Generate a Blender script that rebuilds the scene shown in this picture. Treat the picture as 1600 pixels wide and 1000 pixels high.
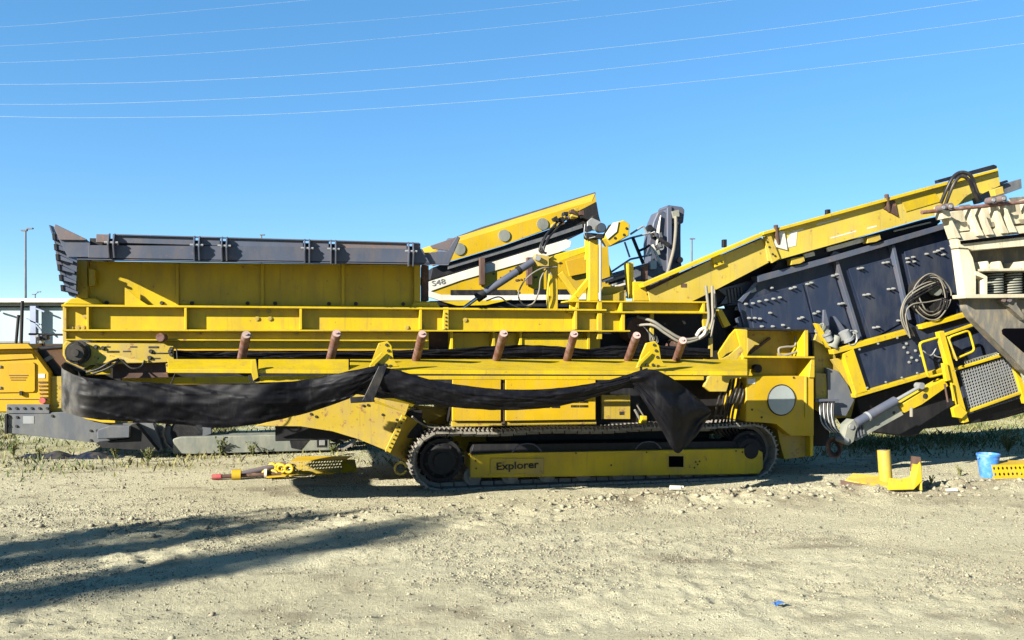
import bpy, bmesh, math, random
import numpy as np
from mathutils import Vector, Matrix
random.seed(7); rng = np.random.default_rng(7)
R = math.radians
scene = bpy.context.scene
for o in list(bpy.data.objects): bpy.data.objects.remove(o)
COL = scene.collection

# ------------------------------------------------------------------ camera, sky, sun, exposure
FPX, HOR, CAMZ = 1333.33, 536.0, 1.6
cam_d = bpy.data.cameras.new('camera'); cam = bpy.data.objects.new('camera', cam_d); COL.objects.link(cam)
cam.location = (0, 0, CAMZ); cam.rotation_euler = (R(90), 0, 0)
cam_d.sensor_width = 36; cam_d.lens = 30; cam_d.shift_y = (HOR - 500) / 1600
cam_d.clip_start = 0.05; cam_d.clip_end = 2000
scene.camera = cam

YAW = R(13); CY, SY = math.cos(YAW), math.sin(YAW); D0 = 9.4
sl = Vector((2.05, 1.1, -1.0))                                   # sunlight direction along / into / down the machine side
sw = Vector((sl.x*CY - sl.y*SY, sl.x*SY + sl.y*CY, sl.z)).normalized()
world = bpy.data.worlds.new('World'); scene.world = world; world.use_nodes = True
wn = world.node_tree; wn.nodes.clear()
sky = wn.nodes.new('ShaderNodeTexSky'); sky.sky_type = 'NISHITA'; sky.sun_disc = False
sky.sun_elevation = math.asin(-sw.z); sky.sun_rotation = math.atan2(-sw.x, -sw.y)
sky.altitude = 0; sky.air_density = 0.6; sky.dust_density = 0.0; sky.ozone_density = 4.0
bg = wn.nodes.new('ShaderNodeBackground'); bg.inputs['Strength'].default_value = 0.115
wo = wn.nodes.new('ShaderNodeOutputWorld')
hsv = wn.nodes.new('ShaderNodeHueSaturation'); hsv.inputs['Saturation'].default_value = 1.5; hsv.inputs['Hue'].default_value = 0.498
gam = wn.nodes.new('ShaderNodeGamma'); gam.inputs[1].default_value = 0.55                    # flatter, paler sky as the phone shows it
wn.links.new(sky.outputs[0], gam.inputs[0]); wn.links.new(gam.outputs[0], hsv.inputs['Color']); wn.links.new(hsv.outputs[0], bg.inputs[0]); wn.links.new(bg.outputs[0], wo.inputs[0])
sun_d = bpy.data.lights.new('sun', 'SUN'); sun_d.energy = 5.0; sun_d.angle = R(0.5); sun_d.color = (1.0, 0.95, 0.84)
sun = bpy.data.objects.new('sun', sun_d); COL.objects.link(sun)
sun.rotation_euler = sw.to_track_quat('-Z', 'Y').to_euler(); sun.location = (-20, -15, 20)
vs = scene.view_settings; vs.view_transform = 'Standard'; vs.look = 'None'; vs.gamma = 1; vs.use_curve_mapping = False
vs.exposure = 2.0
scene.render.resolution_x = 1024; scene.render.resolution_y = 640
scene.cycles.max_bounces = 6; scene.cycles.use_denoising = True

# ------------------------------------------------------------------ materials
MATS = {}; ALB = 0.53
def material(name, col, rough=0.5, metal=0.0, dirt=0.25, dcol=(0.34, 0.29, 0.2), bump=0.15, scale=6.0, streak=True, spec=0.22, rust=0.0):
    col = tuple(c*ALB for c in col); dcol = tuple(c*ALB for c in dcol)
    m = bpy.data.materials.new(name); m.use_nodes = True; nt = m.node_tree; N = nt.nodes; Lk = nt.links
    b = N['Principled BSDF']; b.inputs['Metallic'].default_value = metal; b.inputs['Specular IOR Level'].default_value = spec
    tc = N.new('ShaderNodeTexCoord')
    mp = N.new('ShaderNodeMapping'); Lk.new(tc.outputs['Object'], mp.inputs[0]); mp.inputs['Scale'].default_value = (1, 1, 0.35) if streak else (1, 1, 1)
    n1 = N.new('ShaderNodeTexNoise'); n1.inputs['Scale'].default_value = scale; n1.inputs['Detail'].default_value = 8; n1.inputs['Roughness'].default_value = 0.65
    Lk.new(mp.outputs[0], n1.inputs[0])
    r1 = N.new('ShaderNodeValToRGB'); r1.color_ramp.elements[0].position = 0.44; r1.color_ramp.elements[1].position = 0.66
    Lk.new(n1.outputs[0], r1.inputs[0])
    mu = N.new('ShaderNodeMath'); mu.operation = 'MULTIPLY'; mu.inputs[1].default_value = dirt; Lk.new(r1.outputs[0], mu.inputs[0])
    n2 = N.new('ShaderNodeTexNoise'); n2.inputs['Scale'].default_value = scale * 0.35; n2.inputs['Detail'].default_value = 3
    Lk.new(tc.outputs['Object'], n2.inputs[0])
    oi = N.new('ShaderNodeObjectInfo')
    ad = N.new('ShaderNodeMath'); ad.operation = 'MULTIPLY_ADD'; ad.inputs[1].default_value = 0.3; ad.inputs[2].default_value = 0.0
    Lk.new(oi.outputs['Random'], ad.inputs[0])
    sm = N.new('ShaderNodeMath'); sm.operation = 'ADD'; Lk.new(n2.outputs[0], sm.inputs[0]); Lk.new(ad.outputs[0], sm.inputs[1])
    hv = N.new('ShaderNodeMapRange'); hv.inputs[1].default_value = 0.3; hv.inputs[2].default_value = 1.0; hv.inputs[3].default_value = 0.74; hv.inputs[4].default_value = 1.15
    Lk.new(sm.outputs[0], hv.inputs[0])
    hs = N.new('ShaderNodeHueSaturation'); hs.inputs['Color'].default_value = (*col, 1); Lk.new(hv.outputs[0], hs.inputs['Value'])
    mx = N.new('ShaderNodeMix'); mx.data_type = 'RGBA'; mx.inputs[7].default_value = (*dcol, 1)
    Lk.new(mu.outputs[0], mx.inputs[0]); Lk.new(hs.outputs[0], mx.inputs[6])
    last = mx.outputs[2]
    if streak and dirt >= 0.2:
        md = N.new('ShaderNodeMapping'); md.inputs['Scale'].default_value = (24, 24, 1.3); Lk.new(tc.outputs['Object'], md.inputs[0])
        nd = N.new('ShaderNodeTexNoise'); nd.inputs['Scale'].default_value = 1.0; nd.inputs['Detail'].default_value = 5; nd.inputs['Roughness'].default_value = 0.7; Lk.new(md.outputs[0], nd.inputs[0])
        rd = N.new('ShaderNodeMapRange'); rd.inputs[1].default_value = 0.56; rd.inputs[2].default_value = 0.74; rd.inputs[4].default_value = min(.6, dirt*1.1); Lk.new(nd.outputs[0], rd.inputs[0])
        xd = N.new('ShaderNodeMix'); xd.data_type = 'RGBA'; xd.inputs[7].default_value = tuple(c*.45+.02 for c in dcol)+(1,); Lk.new(rd.outputs[0], xd.inputs[0]); Lk.new(last, xd.inputs[6]); last = xd.outputs[2]
    if rust > 0:
        n3 = N.new('ShaderNodeTexNoise'); n3.inputs['Scale'].default_value = 14; n3.inputs['Detail'].default_value = 10; n3.inputs['Roughness'].default_value = 0.75
        Lk.new(tc.outputs['Object'], n3.inputs[0])
        r3 = N.new('ShaderNodeValToRGB'); r3.color_ramp.elements[0].position = 0.66 - 0.2*rust; r3.color_ramp.elements[1].position = 0.71 - 0.18*rust
        Lk.new(n3.outputs[0], r3.inputs[0])
        m3 = N.new('ShaderNodeMix'); m3.data_type = 'RGBA'; m3.inputs[7].default_value = (0.16, 0.075, 0.04, 1)
        Lk.new(r3.outputs[0], m3.inputs[0]); Lk.new(last, m3.inputs[6]); last = m3.outputs[2]
    Lk.new(last, b.inputs['Base Color'])
    rr = N.new('ShaderNodeMapRange'); rr.inputs[3].default_value = max(0.05, rough - 0.12); rr.inputs[4].default_value = min(1, rough + 0.2)
    Lk.new(n1.outputs[0], rr.inputs[0]); Lk.new(rr.outputs[0], b.inputs['Roughness'])
    if bump:
        bp = N.new('ShaderNodeBump'); bp.inputs['Strength'].default_value = bump; bp.inputs['Distance'].default_value = 0.01
        Lk.new(n1.outputs[0], bp.inputs['Height']); Lk.new(bp.outputs[0], b.inputs['Normal'])
    MATS[name] = m; return m
material('yellow', (0.66, 0.465, 0.010), 0.42, dirt=0.4, dcol=(0.33, 0.23, 0.07), rust=0.26)
material('yellow_worn', (0.56, 0.40, 0.04), 0.5, dirt=0.55, dcol=(0.40, 0.30, 0.15), rust=0.45)
material('amber', (0.66, 0.385, 0.008), 0.45, dirt=0.25, dcol=(0.5, 0.3, 0.1), rust=0.1)
material('sun_yellow', (0.66, 0.42, 0.008), 0.42, dirt=0.24, dcol=(0.45, 0.33, 0.14), rust=0.22)
material('white_paint', (0.78, 0.74, 0.64), 0.45, dirt=0.3, dcol=(0.5, 0.42, 0.3))
material('steel_dark', (0.095, 0.115, 0.165), 0.5, metal=0.1, dirt=0.5, dcol=(0.17, 0.14, 0.13), rust=0.2)
material('steel_rust', (0.17, 0.15, 0.16), 0.6, metal=0.1, dirt=0.6, dcol=(0.2, 0.14, 0.12), rust=0.6)
material('navy', (0.022, 0.033, 0.066), 0.4, dirt=0.5, dcol=(0.075, 0.078, 0.09), bump=0.05)
material('black', (0.012, 0.012, 0.015), 0.6, dirt=0.4, dcol=(0.05, 0.045, 0.04))
material('rubber_pale', (0.13, 0.125, 0.115), 0.7, dirt=0.6, dcol=(0.3, 0.28, 0.24), bump=0.4, scale=10, spec=0.1)
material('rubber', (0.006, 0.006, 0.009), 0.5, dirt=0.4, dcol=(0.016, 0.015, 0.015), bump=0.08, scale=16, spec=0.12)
material('hose_black', (0.015, 0.015, 0.02), 0.35, dirt=0.2)
material('hose_pale', (0.24, 0.225, 0.19), 0.6, dirt=0.5)
material('grey_paint', (0.13, 0.14, 0.16), 0.5, dirt=0.5, dcol=(0.25, 0.24, 0.2), rust=0.1)
material('grey_light', (0.22, 0.235, 0.205), 0.6, dirt=0.6, dcol=(0.4, 0.38, 0.28), rust=0.12)
material('yellow_faded', (0.62, 0.46, 0.06), 0.5, dirt=0.45, dcol=(0.5, 0.4, 0.16), rust=0.3)
material('galv', (0.40, 0.415, 0.42), 0.4, metal=0.3, dirt=0.3)
material('chrome', (0.75, 0.76, 0.78), 0.18, metal=0.9, dirt=0.1, bump=0)
material('roller_cap', (0.55, 0.36, 0.32), 0.6, dirt=0.4, dcol=(0.5, 0.45, 0.4), rust=0.2)
material('idler', (0.17, 0.075, 0.055), 0.65, dirt=0.6, dcol=(0.36, 0.26, 0.23), rust=0.5, streak=False, scale=12)
material('brown', (0.10, 0.055, 0.04), 0.65, dirt=0.5, dcol=(0.2, 0.13, 0.1), rust=0.4)
material('track_steel', (0.24, 0.22, 0.19), 0.6, metal=0.0, dirt=0.8, dcol=(0.40, 0.35, 0.27), scale=15)
material('cream', (0.70, 0.63, 0.45), 0.55, dirt=0.6, dcol=(0.42, 0.34, 0.22), rust=0.25)
material('void', (0.004, 0.004, 0.006), 0.9, dirt=0.0, bump=0, spec=0.0)
material('stone_grey', (0.17, 0.16, 0.14), 0.85, dirt=0.8, dcol=(0.34, 0.28, 0.18), bump=0.6, scale=12, rust=0.3)
material('disc_grey', (0.42, 0.46, 0.44), 0.35, metal=0.2, dirt=0.3)
material('blue_plastic', (0.06, 0.25, 0.72), 0.4, dirt=0.35, dcol=(0.5, 0.6, 0.7), streak=False, scale=14)
material('red_paint', (0.6, 0.12, 0.12), 0.5, dirt=0.4)
material('ink', (0.012, 0.012, 0.014), 0.6, dirt=0.2)
material('ink_grey', (0.25, 0.25, 0.24), 0.6, dirt=0.2)
material('shed_white', (0.40, 0.50, 0.56), 0.6, dirt=0.35, dcol=(0.55, 0.6, 0.6), scale=0.6)
material('shed_blue', (0.28, 0.33, 0.48), 0.5, dirt=0.3)
material('wire', (0.42, 0.5, 0.62), 0.4, dirt=0.0, bump=0)
material('lens', (0.05, 0.07, 0.1), 0.1, dirt=0.1, bump=0)
material('tarp_blue', (0.006, 0.014, 0.04), 0.6, dirt=0.3)
material('bark', (0.14, 0.1, 0.07), 0.9, dirt=0.5)
material('leaf_dry', (0.30, 0.27, 0.11), 0.8, dirt=0.3, dcol=(0.2, 0.22, 0.07), bump=0, scale=0.8)
material('leaf_green', (0.07, 0.12, 0.03), 0.7, dirt=0.5, dcol=(0.16, 0.17, 0.05), bump=0, scale=0.8)
material('pebble_shade', (0.16, 0.14, 0.11), 0.9, dirt=0.5, bump=0, scale=3)
material('pebble', (0.46, 0.42, 0.29), 0.9, dirt=0.7, dcol=(0.24, 0.2, 0.15), bump=0, scale=3)

def sunlit_dust_rubber():  # pale left end: dust plus the sunlit grey put into the belt colour
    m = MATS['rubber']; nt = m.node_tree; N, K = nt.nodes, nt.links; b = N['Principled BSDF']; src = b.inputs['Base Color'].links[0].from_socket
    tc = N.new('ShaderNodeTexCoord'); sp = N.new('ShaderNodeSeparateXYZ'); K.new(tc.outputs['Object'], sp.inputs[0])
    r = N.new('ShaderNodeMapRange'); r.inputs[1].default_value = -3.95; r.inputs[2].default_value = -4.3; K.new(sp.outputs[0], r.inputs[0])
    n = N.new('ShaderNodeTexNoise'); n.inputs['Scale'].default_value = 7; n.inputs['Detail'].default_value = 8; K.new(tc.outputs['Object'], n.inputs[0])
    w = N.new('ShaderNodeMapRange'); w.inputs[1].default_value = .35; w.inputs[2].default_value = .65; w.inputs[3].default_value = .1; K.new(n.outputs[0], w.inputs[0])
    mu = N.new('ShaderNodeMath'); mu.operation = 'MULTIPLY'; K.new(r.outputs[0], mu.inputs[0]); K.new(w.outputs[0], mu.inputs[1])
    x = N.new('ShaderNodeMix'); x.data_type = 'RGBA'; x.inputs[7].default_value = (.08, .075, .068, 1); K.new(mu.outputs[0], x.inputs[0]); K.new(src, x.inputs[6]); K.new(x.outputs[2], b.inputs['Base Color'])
sunlit_dust_rubber()

# ------------------------------------------------------------------ building helpers
class Frame:                                                      # a place's own axes: along, into, up
    def __init__(s, origin, yaw): s.o = Vector(origin); s.c = math.cos(yaw); s.s = math.sin(yaw); s.yaw = yaw
    def L(s, px, py, v):
        k = (px - 800) / FPX
        ox, oy = s.o.x, s.o.y
        t = (v + s.c*oy - s.s*ox) / (s.c - s.s*k)
        x, y = k*t - ox, t - oy
        return Vector((s.c*x + s.s*y, v, CAMZ - (py - HOR)/FPX*t - s.o.z))
    def G(s, px, py):                                             # the ground point seen at a pixel
        t = CAMZ*FPX/(py - HOR); x, y = (px - 800)/FPX*t - s.o.x, t - s.o.y
        return Vector((s.c*x + s.s*y, -s.s*x + s.c*y, -s.o.z))
M = Frame((0, D0, 0), YAW)
L = M.L

def finish(name, bm, mat, par=None, smooth=None):
    bmesh.ops.recalc_face_normals(bm, faces=bm.faces[:])
    me = bpy.data.meshes.new(name); bm.to_mesh(me); bm.free()
    me.materials.append(MATS[mat] if isinstance(mat, str) else mat)
    if smooth:
        for p in me.polygons: p.use_smooth = True
        me.set_sharp_from_angle(angle=R(smooth))
    o = bpy.data.objects.new(name, me); COL.objects.link(o)
    if par: o.parent = par
    return o
def tag(o, label, cat=None, group=None, kind=None):
    if label: o['label'] = label
    if cat: o['category'] = cat
    if group: o['group'] = group
    if kind: o['kind'] = kind
    return o
def empty(name, loc, rz=0, **k):
    o = bpy.data.objects.new(name, None); COL.objects.link(o); o.location = loc; o.rotation_euler = (0, 0, rz); o.empty_display_size = 0.3
    return tag(o, k.get('label'), k.get('cat'), k.get('group'), k.get('kind'))
def bev(bm, w):
    if w > 0: bmesh.ops.bevel(bm, geom=bm.edges[:], offset=w, segments=1, affect='EDGES', clamp_overlap=True)
def add_prism(bm, front, off):
    a = [bm.verts.new(p) for p in front]; b = [bm.verts.new(Vector(p) + Vector(off)) for p in front]
    n = len(a); bm.faces.new(a); bm.faces.new(b[::-1])
    for i in range(n): bm.faces.new((a[i], b[i], b[(i+1) % n], a[(i+1) % n]))
def plate(name, par, mat, pts, v, th, bw=0.004, fr=M):            # outline on the plane v, th metres thick behind it
    bm = bmesh.new(); add_prism(bm, [fr.L(x, y, v) for x, y in pts], (0, th, 0)); bev(bm, bw)
    return finish(name, bm, mat, par)
def rect(name, par, mat, x0, y0, x1, y1, v, th, bw=0.004, fr=M):
    return plate(name, par, mat, [(x0, y0), (x1, y0), (x1, y1), (x0, y1)], v, th, bw, fr)
def strip(name, par, mat, p1, p2, w, v, th, bw=0.004, fr=M):
    a, b = Vector(p1), Vector(p2); d = (b - a).normalized(); n = Vector((-d.y, d.x))*w/2
    return plate(name, par, mat, [tuple(a+n), tuple(b+n), tuple(b-n), tuple(a-n)], v, th, bw, fr)
def quadsheet(name, par, mat, pts, th, fr=M, bw=0.003):           # sloping sheet through (px, py, v) corners
    P = [fr.L(*p) for p in pts]; n = (P[1]-P[0]).cross(P[2]-P[0]).normalized()
    if n.y < 0: n = -n
    bm = bmesh.new(); add_prism(bm, P, n*th); bev(bm, bw); return finish(name, bm, mat, par)
def add_box(bm, u0, u1, v0, v1, z0, z1):
    add_prism(bm, [(u0, v0, z0), (u1, v0, z0), (u1, v0, z1), (u0, v0, z1)], (0, v1-v0, 0))
def box(name, par, mat, u0, u1, v0, v1, z0, z1, bw=0.006):
    bm = bmesh.new(); add_box(bm, u0, u1, v0, v1, z0, z1); bev(bm, bw); return finish(name, bm, mat, par)
def add_cyl(bm, p0, p1, r0, r1=None, seg=16, cap=True):
    r1 = r0 if r1 is None else r1; p0, p1 = Vector(p0), Vector(p1); d = (p1-p0).normalized()
    a = d.orthogonal().normalized(); b = d.cross(a); A, B = [], []
    for i in range(seg):
        t = 2*math.pi*i/seg; w = a*math.cos(t)+b*math.sin(t); A.append(bm.verts.new(p0+w*r0)); B.append(bm.verts.new(p1+w*r1))
    for i in range(seg): bm.faces.new((A[i], A[(i+1) % seg], B[(i+1) % seg], B[i]))
    if cap: bm.faces.new(A[::-1]); bm.faces.new(B)
def cyl(name, par, mat, p0, p1, r0, r1=None, seg=18):
    bm = bmesh.new(); add_cyl(bm, p0, p1, r0, r1, seg); return finish(name, bm, mat, par, smooth=35)
def disc(name, par, mat, px, py, v, r, th, seg=24, fr=M):         # round, axis into the machine
    p = fr.L(px, py, v); return cyl(name, par, mat, p, p+Vector((0, th, 0)), r, seg=seg)
def lathe(name, par, mat, prof, loc=(0, 0, 0), seg=28):
    bm = bmesh.new(); rings = []
    for r, z in prof: rings.append([bm.verts.new((loc[0]+r*math.cos(2*math.pi*i/seg), loc[1]+r*math.sin(2*math.pi*i/seg), loc[2]+z)) for i in range(seg)])
    for A, B in zip(rings, rings[1:]):
        for i in range(seg): bm.faces.new((A[i], A[(i+1) % seg], B[(i+1) % seg], B[i]))
    return finish(name, bm, mat, par, smooth=40)
def spline(P, n=8):
    P = [Vector(p) for p in P]; Q = [P[0]*2-P[1]] + P + [P[-1]*2-P[-2]]; out = []
    for i in range(1, len(Q)-2):
        for k in range(n):
            t = k/n; a, b, c, d = Q[i-1:i+3]
            out.append(0.5*((2*b)+(c-a)*t+(2*a-5*b+4*c-d)*t*t+(3*b-a-3*c+d)*t**3))
    return out + [P[-1]]
def add_tube(bm, pts, r, seg=8):
    prev = None; rings = []
    for i, p in enumerate(pts):
        d = (pts[min(i+1, len(pts)-1)] - pts[max(i-1, 0)]).normalized()
        a = d.orthogonal().normalized() if prev is None else (prev - d*prev.dot(d)).normalized()
        prev = a; b = d.cross(a)
        rings.append([bm.verts.new(p+(a*math.cos(2*math.pi*k/seg)+b*math.sin(2*math.pi*k/seg))*r) for k in range(seg)])
    for A, B in zip(rings, rings[1:]):
        for k in range(seg): bm.faces.new((A[k], A[(k+1) % seg], B[(k+1) % seg], B[k]))
    bm.faces.new(rings[0][::-1]); bm.faces.new(rings[-1])
def tube(name, par, mat, pts, r, seg=8, n=8, fr=M, local=False):
    P = [Vector(p) if local else fr.L(*p) for p in pts]
    bm = bmesh.new(); add_tube(bm, spline(P, n) if n > 1 else P, r, seg); return finish(name, bm, mat, par, smooth=50)
def rod(name, par, mat, a, b, r, seg=14, fr=M): return cyl(name, par, mat, fr.L(*a), fr.L(*b), r, seg=seg)
BOLT = {}
def bolt(par, mat, px, py, v, r=0.014, h=0.02, fr=M, name='bolt'):
    key = (mat, r, h)
    if key not in BOLT:
        bm = bmesh.new(); add_cyl(bm, (0, 0.004, 0), (0, -h*0.5, 0), r*1.5, seg=8); add_cyl(bm, (0, -h*0.5, 0), (0, -h, 0), r, seg=6)
        me = bpy.data.meshes.new('bolt'); bmesh.ops.recalc_face_normals(bm, faces=bm.faces[:]); bm.to_mesh(me); bm.free(); me.materials.append(MATS[mat]); BOLT[key] = me
    o = bpy.data.objects.new(name, BOLT[key]); COL.objects.link(o); o.parent = par; o.location = fr.L(px, py, v); o.rotation_euler = (0, random.random(), 0)
    return o
def perforated(name, par, mat, c, nx, ny, hole, th, off):
    """sheet with round holes between four corners c (bl, br, tr, tl)"""
    bm = bmesh.new(); c = [Vector(p) for p in c]
    def at(u, w): return (c[0]*(1-u)+c[1]*u)*(1-w) + (c[3]*(1-u)+c[2]*u)*w
    o8 = [(0, 0), (.5, 0), (1, 0), (1, .5), (1, 1), (.5, 1), (0, 1), (0, .5)]
    for j in range(ny):
        for i in range(nx):
            O = [bm.verts.new(at((i+a)/nx, (j+b)/ny)) for a, b in o8]
            I = []
            for a, b in o8:
                t = math.atan2(b-.5, a-.5); I.append(bm.verts.new(at((i+.5+hole*math.cos(t))/nx, (j+.5+hole*math.sin(t))/ny)))
            for k in range(8): bm.faces.new((O[k], O[(k+1) % 8], I[(k+1) % 8], I[k]))
    bmesh.ops.remove_doubles(bm, verts=bm.verts[:], dist=1e-5)
    r = bmesh.ops.extrude_face_region(bm, geom=bm.faces[:])
    bmesh.ops.translate(bm, verts=[g for g in r['geom'] if isinstance(g, bmesh.types.BMVert)], vec=Vector(off)*th)
    return finish(name, bm, mat, par)
def text(name, par, mat, s, px, py, v, h_px, fr=M, slant=0.0, w_px=None, bold=0.0, rot=0.0):
    cu = bpy.data.curves.new(name, 'FONT'); cu.body = s; cu.extrude = 0.002; cu.offset = bold; cu.shear = slant
    o = bpy.data.objects.new(name, cu); COL.objects.link(o); o.parent = par
    p = fr.L(px, py, v); q = fr.L(px, py-h_px, v); cu.size = (q.z-p.z)/0.7
    o.location = p; o.rotation_euler = (R(90), -rot, 0); cu.materials.append(MATS[mat])
    dg = bpy.context.evaluated_depsgraph_get(); me = bpy.data.meshes.new_from_object(o.evaluated_get(dg))
    r = bpy.data.objects.new(name, me); COL.objects.link(r); r.parent = par; r.location = o.location; r.rotation_euler = o.rotation_euler
    bpy.data.objects.remove(o); r.name = name
    if w_px:
        xs = [q.co.x for q in me.vertices]; k = (fr.L(px+w_px, py, v).x-p.x)/(max(xs)-min(xs))
        for q in me.vertices: q.co.x *= k
    return r

# ------------------------------------------------------------------ ground
def vnoise(x, y, seed):
    xi, yi = np.floor(x).astype(np.int64), np.floor(y).astype(np.int64); fx, fy = x-xi, y-yi
    fx, fy = fx*fx*(3-2*fx), fy*fy*(3-2*fy)
    def h(a, b):
        n = (a*374761393 + b*668265263 + seed*974711) & 0x7fffffff
        n = ((n ^ (n >> 13))*1274126177) & 0x7fffffff
        return ((n ^ (n >> 16)) & 0xffff)/65535.0
    return (h(xi, yi)*(1-fx)+h(xi+1, yi)*fx)*(1-fy)+(h(xi, yi+1)*(1-fx)+h(xi+1, yi+1)*fx)*fy - 0.5
def ground_h(x, y):
    z = 0.05*vnoise(x*.35, y*.35, 1) + 0.035*vnoise(x*1.1, y*1.1, 2) + 0.022*vnoise(x*3.1, y*3.1, 3)
    rough = np.clip(0.5+1.8*vnoise(x*.7, y*.9, 61)+.8*vnoise(x*2.1, y*2.3, 62), .25, 1.3)
    z += rough*(0.020*vnoise(x*7, y*7, 4) + 0.020*vnoise(x*15, y*15, 5) + 0.012*vnoise(x*31, y*31, 6))
    a = R(13); v = -math.sin(a)*x + math.cos(a)*(y-D0); u = math.cos(a)*x + math.sin(a)*(y-D0)
    under = np.clip((v+0.3)/0.5, 0, 1)*np.clip((7.5-v)/2, 0, 1)
    z = z*(1-0.75*under)
    b = R(20); w = -math.sin(b)*x + math.cos(b)*y                 # wheel ruts across the yard
    for c, d, s in ((6.2, .03, .11), (6.42, -.022, .08), (6.95, .03, .12), (4.6, .03, .1), (4.8, -.024, .07), (5.5, .025, .11), (3.7, .026, .1), (3.88, -.02, .07)):
        ww = w - c - 0.5*vnoise(x*.25, y*.25, 11+int(c*10))
        lug = 1 + 0.25*np.sin((math.cos(b)*x+math.sin(b)*y)*42+3*vnoise(x*1.5, y*1.5, 71))*np.exp(-(ww/s)**2)
        z -= d*np.exp(-(ww/s)**2)*lug*(1-under)*np.clip(0.6+1.8*vnoise(x*.3+7, y*.3, 31), 0, 1)
    cl = np.exp(-((v+1.05+0.25*vnoise(u*.5, u*0, 9))/0.28)**2)*np.clip((u-0.3)/0.8, 0, 1)*np.clip((6.5-u)/1.0, 0, 1)   # churned strip in front of the tracks
    z += cl*(0.03+0.10*np.abs(vnoise(x*7, y*7, 21))+0.05*vnoise(x*15, y*15, 22))
    cr = np.exp(-((v+1.3+0.2*vnoise(u*.6, u*0, 8))/0.3)**2)*np.clip((-u-0.3)/0.8, 0, 1)
    z += cr*(0.05*np.abs(vnoise(x*6, y*6, 23))+0.03*vnoise(x*14, y*14, 24))
    return z
def lines(lo, hi, step, far):
    a = list(np.arange(lo, hi+1e-6, step)); s = step; x = hi
    while x < far: s *= 1.35; x += s; a.append(x)
    s = step; x = lo
    while x > -far: s *= 1.35; x -= s; a.insert(0, x)
    return np.array(a)
gx, gy = lines(-7.5, 7.8, 0.03, 600), lines(2.6, 12.5, 0.024, 600)
X, Y = np.meshgrid(gx, gy); Z = ground_h(X, Y)
V = np.stack([X.ravel(), Y.ravel(), Z.ravel()], 1); nx, ny = len(gx), len(gy)
I = (np.arange(ny-1)[:, None]*nx + np.arange(nx-1)[None, :]).ravel()
F = np.stack([I, I+1, I+1+nx, I+nx], 1)
def np_mesh(name, V, F, mat):
    me = bpy.data.meshes.new(name); k = F.shape[1]
    me.vertices.add(len(V)); me.vertices.foreach_set('co', V.astype(np.float32).ravel())
    me.loops.add(F.size); me.loops.foreach_set('vertex_index', F.astype(np.int32).ravel())
    me.polygons.add(len(F)); me.polygons.foreach_set('loop_start', np.arange(0, F.size, k, dtype=np.int32))
    me.update(calc_edges=True); me.materials.append(mat)
    o = bpy.data.objects.new(name, me); COL.objects.link(o); return o
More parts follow.
